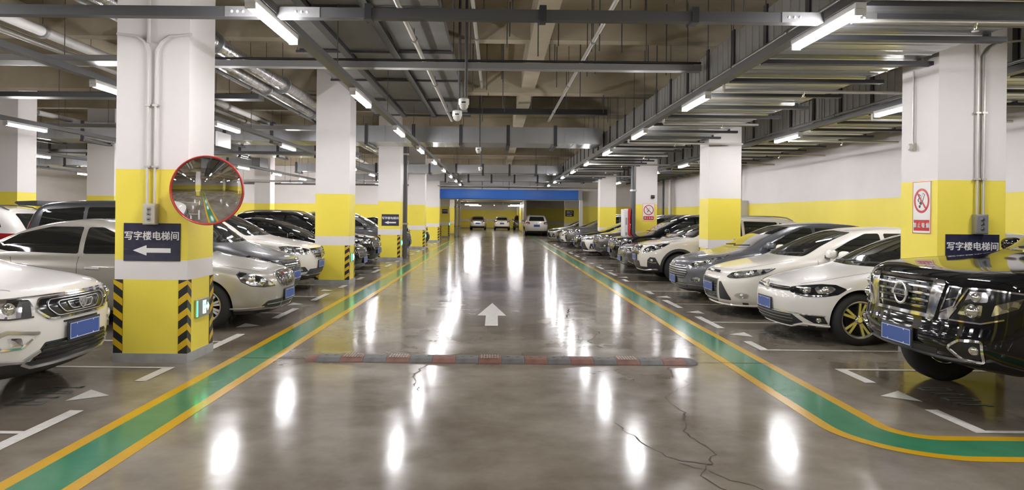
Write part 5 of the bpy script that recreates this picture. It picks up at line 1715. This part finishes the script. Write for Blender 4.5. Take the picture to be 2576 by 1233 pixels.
def plate_poly(name, pts, z0, z1, m, parent):
    bm = bmesh.new()
    a = [bm.verts.new((x, y, z0)) for x, y in pts]; b_ = [bm.verts.new((x, y, z1)) for x, y in pts]
    bm.faces.new(b_)
    n = len(pts)
    for i in range(n): bm.faces.new((a[i], a[(i + 1) % n], b_[(i + 1) % n], b_[i]))
    return bm_obj(name, bm, m, parent)

def lift_sign(p, label, w=.60, h=.40):
    e = sign_root('direction_sign', p, '-y', label, group='dark blue direction signs')
    bm = bmesh.new(); add_box(bm, -w / 2, w / 2, -h / 2, h / 2, 0, .008, .002); bm_obj('sign_panel', bm, M_sign_navy, e)
    text_mesh('lettering', '写字楼电梯间', .098 * w / .6, M_sign_white, e, Matrix.Translation((0, h * .15, .0095)), .0015, .0017)
    plate_poly('arrow', arrow_pts(-.20 * w / .6, .20 * w / .6, -h * .22, .024 * w / .6, .055, .145 * w / .6), .008, .0105, M_sign_white, e)
    return e
lift_sign((-3.635, LCY[0] - .001, 1.278), 'dark blue sign with white Chinese lettering and left arrow on the nearest left column')
lift_sign((-3.66, LCY[2] - .001, 1.40), 'dark blue lettered arrow sign on the third left column')
lift_sign((5.33, RCY[0] - .001, 1.245), 'dark blue lettered sign on the nearest right column, half hidden by the black off-roader')
e = sign_root('direction_sign', (-3.62, 49.49, 1.85), '-y', 'small blue sign on the column just past the shutter', group='dark blue direction signs')
plate_poly('sign_panel', [(-.2, -.16), (.2, -.16), (.2, .16), (-.2, .16)], 0, .008, M_sign_navy, e)
text_mesh('lettering', '写字楼电梯间', .06, M_sign_white, e, Matrix.Translation((0, .03, .0095)), .0015, .001)
e = sign_root('exit_sign', (5.30, 49.99, 1.80), '-y', 'black exit sign with white Chinese lettering on the far wall', group='dark blue direction signs')
plate_poly('sign_panel', [(-.30, -.22), (.30, -.22), (.30, .22), (-.30, .22)], 0, .008, M_black, e)
text_mesh('lettering', '出口', .22, M_sign_white, e, Matrix.Translation((0, .06, .0095)), .0015, .004)
plate_poly('arrow', [(-x, y) for x, y in arrow_pts(-.2, .2, -.13, .022, .05, .12)], .008, .011, M_sign_white, e)

def ring2d(name, r0, r1, cx, cy, z0, z1, m, parent, seg=40):
    bm = bmesh.new()
    add_lathe(bm, [(r0, z0), (r0, z1), (r1, z1), (r1, z0)], seg, Matrix.Translation((cx, cy, 0)))
    return bm_obj(name, bm, m, parent)

def smoke_sign(p, facing, label, w=.34, h=.60):
    e = sign_root('no_smoking_sign', p, facing, label, group='no-smoking signs')
    plate_poly('sign_panel', [(-w / 2, -h / 2), (w / 2, -h / 2), (w / 2, h / 2), (-w / 2, h / 2)], 0, .006, M_sign_white, e)
    t = .006
    for a in (((-w / 2, h / 2 - t), (w / 2, h / 2)), ((-w / 2, -h / 2), (w / 2, -h / 2 + t)), ((-w / 2, -h / 2), (-w / 2 + t, h / 2)), ((w / 2 - t, -h / 2), (w / 2, h / 2))):
        (x0, y0), (x1, y1) = a
        plate_poly('sign_border', [(x0, y0), (x1, y0), (x1, y1), (x0, y1)], .006, .008, M_red, e)
    plate_poly('lettering_panel', [(-w * .43, -h * .45), (w * .43, -h * .45), (w * .43, -h * .24), (-w * .43, -h * .24)], .006, .0075, M_red, e)
    text_mesh('lettering', '禁 止 吸 烟', .062, M_sign_white, e, Matrix.Translation((0, -h * .35, .009)), .001, .0012)
    cy = h * .13; R = w * .42
    ring2d('ban_ring', R - .026, R, 0, cy, .006, .009, M_red, e)
    # cigarette with two curls of smoke
    c, s = math.cos(math.radians(62)), math.sin(math.radians(62))
    def loc(u, v): return (u * c - v * s, cy + u * s + v * c)
    for nm, u0, u1, v0, v1, m in (('cigarette', -.01, .09, -.020, .020, M_black), ('cigarette_paper', -.004, .084, -.014, .014, M_sign_white), ('cigarette_butt', -.05, -.018, -.020, .020, M_black)):
        z1 = .0085 if nm != 'cigarette_paper' else .0092
        plate_poly(nm, [loc(u0, v0), loc(u1, v0), loc(u1, v1), loc(u0, v1)], .006, z1, m, e)
    ring2d('cigarette_tip', .0, .017, *loc(-.075, 0), .006, .0085, M_black, e, 16)
    for k, (pts) in enumerate(([(-.05, -.015), (-.065, .01), (-.045, .03), (-.055, .055)], [(-.02, .06), (-.045, .07), (-.055, .045)])):
        bm = bmesh.new(); add_tube(bm, [(x, y + cy, .008) for x, y in spl(pts, False, 5)], .004, 6); bm_obj('smoke', bm, M_black, e, smooth=True)
    a = math.radians(-48)
    dx, dy = math.cos(a), math.sin(a)
    r = R - .012; ww = .010
    plate_poly('ban_bar', [(-dx * r - dy * ww, cy - dy * r + dx * ww), (-dx * r + dy * ww, cy - dy * r - dx * ww), (dx * r + dy * ww, cy + dy * r - dx * ww), (dx * r - dy * ww, cy + dy * r + dx * ww)], .009, .0105, M_red, e)
    return e
smoke_sign((RX0 - .001, 8.06, 1.745), '-x', 'no-smoking sign on the aisle side of the nearest right column')
smoke_sign((5.40, RCY[2] - .001, 1.77), '-y', 'no-smoking sign on the front of the third right column', .42, .60)

# metal junction boxes with conduits on columns
def junction(p, facing, label, up, rods_=((-.035, 0), (.035, 0)), blue=False):
    e = sign_root('junction_box', p, facing, label, 'junction box', 'column junction boxes')
    bm = bmesh.new(); add_box(bm, -.068, .068, -.11, .11, 0, .075, .005); bm_obj('box_body', bm, M_beige_box if not blue else M_tray, e, smooth=True, angle=35)
    bm = bmesh.new(); add_box(bm, -.062, .062, -.10, .095, .075, .08, .002); bm_obj('box_lid', bm, M_beige_box if not blue else M_tray, e)
    for y in (.05, 0, -.055):
        bm = bmesh.new(); add_lathe(bm, [(0, .088), (.012, .088), (.014, .082), (.024, .082), (.025, .079)], 16, Matrix.Translation((0, y, 0))); k = bm_obj('knob', bm, M_satin, e, smooth=True, angle=40)
        bm = bmesh.new(); add_box(bm, -.012, .012, y - .006, y + .002, .0885, .0895); bm_obj('knob_slot', bm, M_black, e)
    for j, (dx, bend) in enumerate(rods_):
        pts = [(dx, .11, .03), (dx, .5, .03), (dx, up * .6, .03), (dx, up - .12, .03)]
        if bend: pts += [(dx + bend * .06, up - .03, .03), (dx + bend * .16, up + .03, .03), (dx + bend * .42, up + .05, .03)]
        else: pts += [(dx, SLAB - p[2] if up > 2.9 else up, .03)]
        bm = bmesh.new(); add_tube(bm, pts, .013, 8); bm_obj('conduit', bm, M_pipe_white if not blue else M_conduit, e, smooth=True, angle=60)
        for yy in (.5, up * .62):
            bm = bmesh.new(); add_box(bm, dx - .028, dx + .028, yy - .01, yy + .01, 0, .046); bm_obj('pipe_clip', bm, M_conduit, e)
    return e
junction((-3.635, LCY[0] - .002, 1.575), '-y', 'beige metal junction box with two conduits above the sign on the nearest left column', 1.85, ((-.045, -.8), (.035, .9)))
tag(tube('cable_conduit', [(-3.68, LCY[0] - .03, 3.38), (-3.68, LCY[0] - .03, SLAB)], .02, M_pipe_white), 'white conduit running up the nearest left column to the slab', 'conduit')
junction((5.39, RCY[0] - .002, 1.56), '-y', 'grey metal junction box with two conduits above the sign on the nearest right column', 2.0, ((-.03, 0), (.04, 1.0)), True)
# socket on a hanging cord, aisle side of the nearest right column
e = sign_root('hanging_socket', (RX0 - .002, 8.22, 2.46), '-x', 'small white socket on a hanging cord, nearest right column', 'socket')
box('socket_plate', -.04, .04, -.045, .045, 0, .035, M_beige_box, e, .006)
bm = bmesh.new(); add_lathe(bm, [(0, .075), (.03, .075), (.04, .06), (.04, .035)], 16, Matrix.Translation((.0, 0, 0))); bm_obj('socket_cup', bm, M_pipe_white, e, smooth=True, angle=40)
tube('cord', [(0, .045, .02), (.005, .4, .02), (0, .9, .02)], .011, M_conduit, e)

# illuminated exit markers low on the aisle side of the left columns
def exit_marker(y, z, label, x=LX1):
    e = sign_root('exit_marker', (x + .002, y, z), '+x', label, 'exit light', 'green exit lights')
    bm = bmesh.new(); add_box(bm, -.17, .17, -.10, .10, 0, .022, .003); bm_obj('marker_panel', bm, M_satin, e)
    plate_poly('lit_edge', [(-.165, -.085), (-.14, -.085), (-.14, .085), (-.165, .085)], .022, .026, M_green_lit, e)
    for nm, pts in (('lit_door', [(.0, -.07), (.075, -.07), (.075, .075), (.0, .075)]), ('lit_arrow', [(.165, 0), (.125, .045), (.125, .016), (.095, .016), (.095, -.016), (.125, -.016), (.125, -.045)])):
        plate_poly(nm, pts, .022, .025, M_white_lit, e)
    for pts in ([(.015, .02), (.06, .02), (.06, .035), (.015, .035)], [(.02, -.03), (.055, -.03), (.055, -.015), (.02, -.015)], [(.03, -.07), (.045, -.07), (.045, -.05), (.03, -.05)]):
        plate_poly('running_figure', pts, .025, .027, M_green_lit, e)
    return e
exit_marker(7.72, .545, 'green-lit exit marker low on the nearest left column', LX1 + .06)
for k, nm in ((1, 'second'), (2, 'third'), (3, 'fourth')):
    exit_marker(LCY[k] + .33, .60, 'green-lit exit marker low on the %s left column' % nm)
for y, z, nm in ((49.8, .95, 'green-lit exit marker on the column just past the shutter'), (57.3, .95, 'farthest green-lit exit marker')):
    exit_marker(y, z, nm)

# convex traffic mirror
e = tag(empty('convex_mirror', (-2.97, 7.16, 1.825)), 'round convex mirror with red rim on the nearest left column', 'mirror')
e.rotation_euler = (math.radians(90 + 4), 0, math.radians(14))
Rm = .345; sph = .95
prof = [(Rm * t, math.sqrt(sph ** 2 - (Rm * t) ** 2) - math.sqrt(sph ** 2 - Rm ** 2) + .012) for t in np.linspace(0, 1, 18)]
bm = bmesh.new(); add_lathe(bm, prof, 64); o = bm_obj('mirror_face', bm, M_mirror, e, smooth=True)
if o.data.polygons[0].normal.z < 0: o.data.flip_normals()
bm = bmesh.new(); add_lathe(bm, [(Rm - .006, .0), (Rm - .004, .022), (Rm + .006, .03), (Rm + .014, .02), (Rm + .014, -.02), (Rm - .01, -.03)], 64, close=True); bm_obj('mirror_rim', bm, M_mirror_red, e, smooth=True, angle=50)
bm = bmesh.new(); add_lathe(bm, [(0, -.06), (Rm * .7, -.05), (Rm - .005, -.012)], 48); bm_obj('mirror_back', bm, M_red, e, smooth=True)
bm = bmesh.new(); add_tube(bm, [(0, 0, -.05), (-.10, 0, -.20), (-.36, 0, -.335)], .018, 8); bm_obj('bracket', bm, M_tray, e, smooth=True, angle=50)

# rubber speed bump: alternating blocks with rounded end pieces
e = tag(empty('speed_bump', (.08, 7.66, 0)), 'red and grey segmented rubber speed bump across the aisle', 'speed bump')
prof = [(-.175, .003), (-.165, .012), (-.10, .038), (-.05, .046), (.05, .046), (.10, .038), (.165, .012), (.175, .003), (.175, 0), (-.175, 0)]
bm = bmesh.new()
Mx = Matrix.Rotation(PI / 2, 4, 'Z')
add_prism(bm, prof, -.1235, .1235, Mx)
seg_me = bm_mesh('bump_block', bm, M_grey_bump, smooth=False)
bm = bmesh.new(); add_prism(bm, prof, -.1235, .1235, Mx); seg_red = bm_mesh('bump_block', bm, M_red_bump, smooth=False)
bm = bmesh.new()
for i in range(7):
    add_box(bm, -.10 + .03 * i, -.085 + .03 * i, -.10, .10, .0445, .0475)
rib_me = bm_mesh('bump_rib', bm, M_bump_rib, smooth=False)
bm = bmesh.new()
for x in (-.05, .05): add_lathe(bm, [(0, .049), (.016, .049), (.018, .045)], 10, Matrix.Translation((x, 0, 0)))
bolt_me = bm_mesh('bump_bolt', bm, M_black, smooth=False)
for i in range(16):
    x = -1.875 + .25 * i
    red = i % 2 == 1
    o = obj_from_mesh('bump_block', seg_red if red else seg_me, e, (x, 0, 0))
    if i in (1, 3, 7, 13): obj_from_mesh('bump_rib', rib_me, o)
    obj_from_mesh('bump_bolt', bolt_me, o)
for s in (-1, 1):
    bm = bmesh.new()
    rings = []
    for t in np.linspace(0, 1, 7):
        k = math.sqrt(max(0, 1 - t * t)) if t < 1 else .0
        k = max(k, .05)
        rings.append([bm.verts.new((s * (2.0 + .16 * t), p[0] * k, p[1] * max(k, .12))) for p in prof])
    for a, b_ in zip(rings, rings[1:]):
        for j in range(len(prof)): bm.faces.new((a[j], a[(j + 1) % len(prof)], b_[(j + 1) % len(prof)], b_[j]))
    bm.faces.new(rings[-1]); bm.faces.new(rings[0])
    bm_obj('bump_end', bm, M_red_bump if s < 0 else M_grey_bump, e, smooth=True, angle=40)

# fire hose cabinet by the third right column, electrical cabinet on the right wall
e = tag(empty('fire_cabinet', (4.40, 23.98, 0)), 'white and red fire hose cabinet beside the third right column', 'cabinet')
box('cabinet_body', 0, .125, -.22, .45, 0, 1.86, M_cab_white, e, .01)
box('cabinet_side', .125, .20, -.22, .45, 0, 1.88, M_red, e)
box('door_panel', .012, .112, -.232, -.22, .1, 1.78, M_cab_white, e)
box('red_door', .13, .195, -.235, -.22, .05, 1.84, M_red, e)
for z in (.95, 1.45): box('glass_pane', .035, .09, -.236, -.232, z - .12, z + .12, M_tray, e)
e = tag(empty('electrical_cabinet', (9.2, 26.2, 1.1)), 'pale electrical cabinet on the right wall above the parked cars', 'cabinet')
box('cabinet_body', -.25, .15, -.45, .45, -.3, 1.15, M_cab_white, e, .01)
box('door_panel', -.262, -.25, -.42, -.02, -.25, 1.1, M_cab_white, e); box('door_panel', -.262, -.25, .02, .42, -.25, 1.1, M_cab_white, e)
tube('conduit', [(0, -.1, 1.15), (0, -.1, SLAB - 1.1)], .03, M_conduit, e)

# blue roller shutter box and its guide posts
e = tag(empty('roller_shutter', (.78, 41.6, 0)), 'blue roller shutter box spanning the end of the aisle', 'shutter')
box('shutter_box', -4.32, 4.32, -.25, .35, 2.58, 3.14, M_blue_banner, e, .015)
for s in (-1, 1):
    box('box_end_plate', min(s * 4.12, s * 4.36), max(s * 4.12, s * 4.36), -.262, -.25, 2.56, 3.16, M_tray, e)
    box('guide_post', min(s * 4.22, s * 4.40), max(s * 4.22, s * 4.40), -.15, .15, 0, 2.58, M_cab_white, e)
box('bottom_bar', -4.2, 4.2, -.02, .06, 2.52, 2.58, M_tray, e)
for x in (-1.6, 0.0, 1.7): tube('hanger_rod', [(x, 0, 3.14), (x, 0, SLAB)], .018, M_dark_steel, e, 6)
# pipes and post past the shutter
pipe('riser_pipe', [(-3.0, 52.0, 0), (-3.0, 52.0, 2.95)], .08, M_pipe_white, 'white riser pipe past the shutter on the left')
pipe('riser_pipe', [(-2.85, 54.0, 0), (-2.85, 54.0, 2.95)], .10, M_pipe_white, 'thicker white riser pipe past the shutter on the left')
structure(box('trim_2', 2.35, 2.55, 58.0, 60.0, 0, 2.95, M_white_wall), 'pale corner post past the shutter')
pipe('fire_pipe', [(-4.2, 66, 2.75), (2.3, 66, 2.75)], .10, M_duct_grey, 'dark pipe crossing under the low ceiling near the end wall', hang=2.96)

e = tag(empty('wall_sensor', (5.54, RCY[2] - .02, 2.32)), 'small black sensor box high on the third right column', 'sensor')
box('sensor_body', -.06, .06, -.03, .02, -.06, .06, M_black, e, .006)
box('sensor_window', -.03, .03, -.034, -.03, -.02, .03, M_plastic, e)
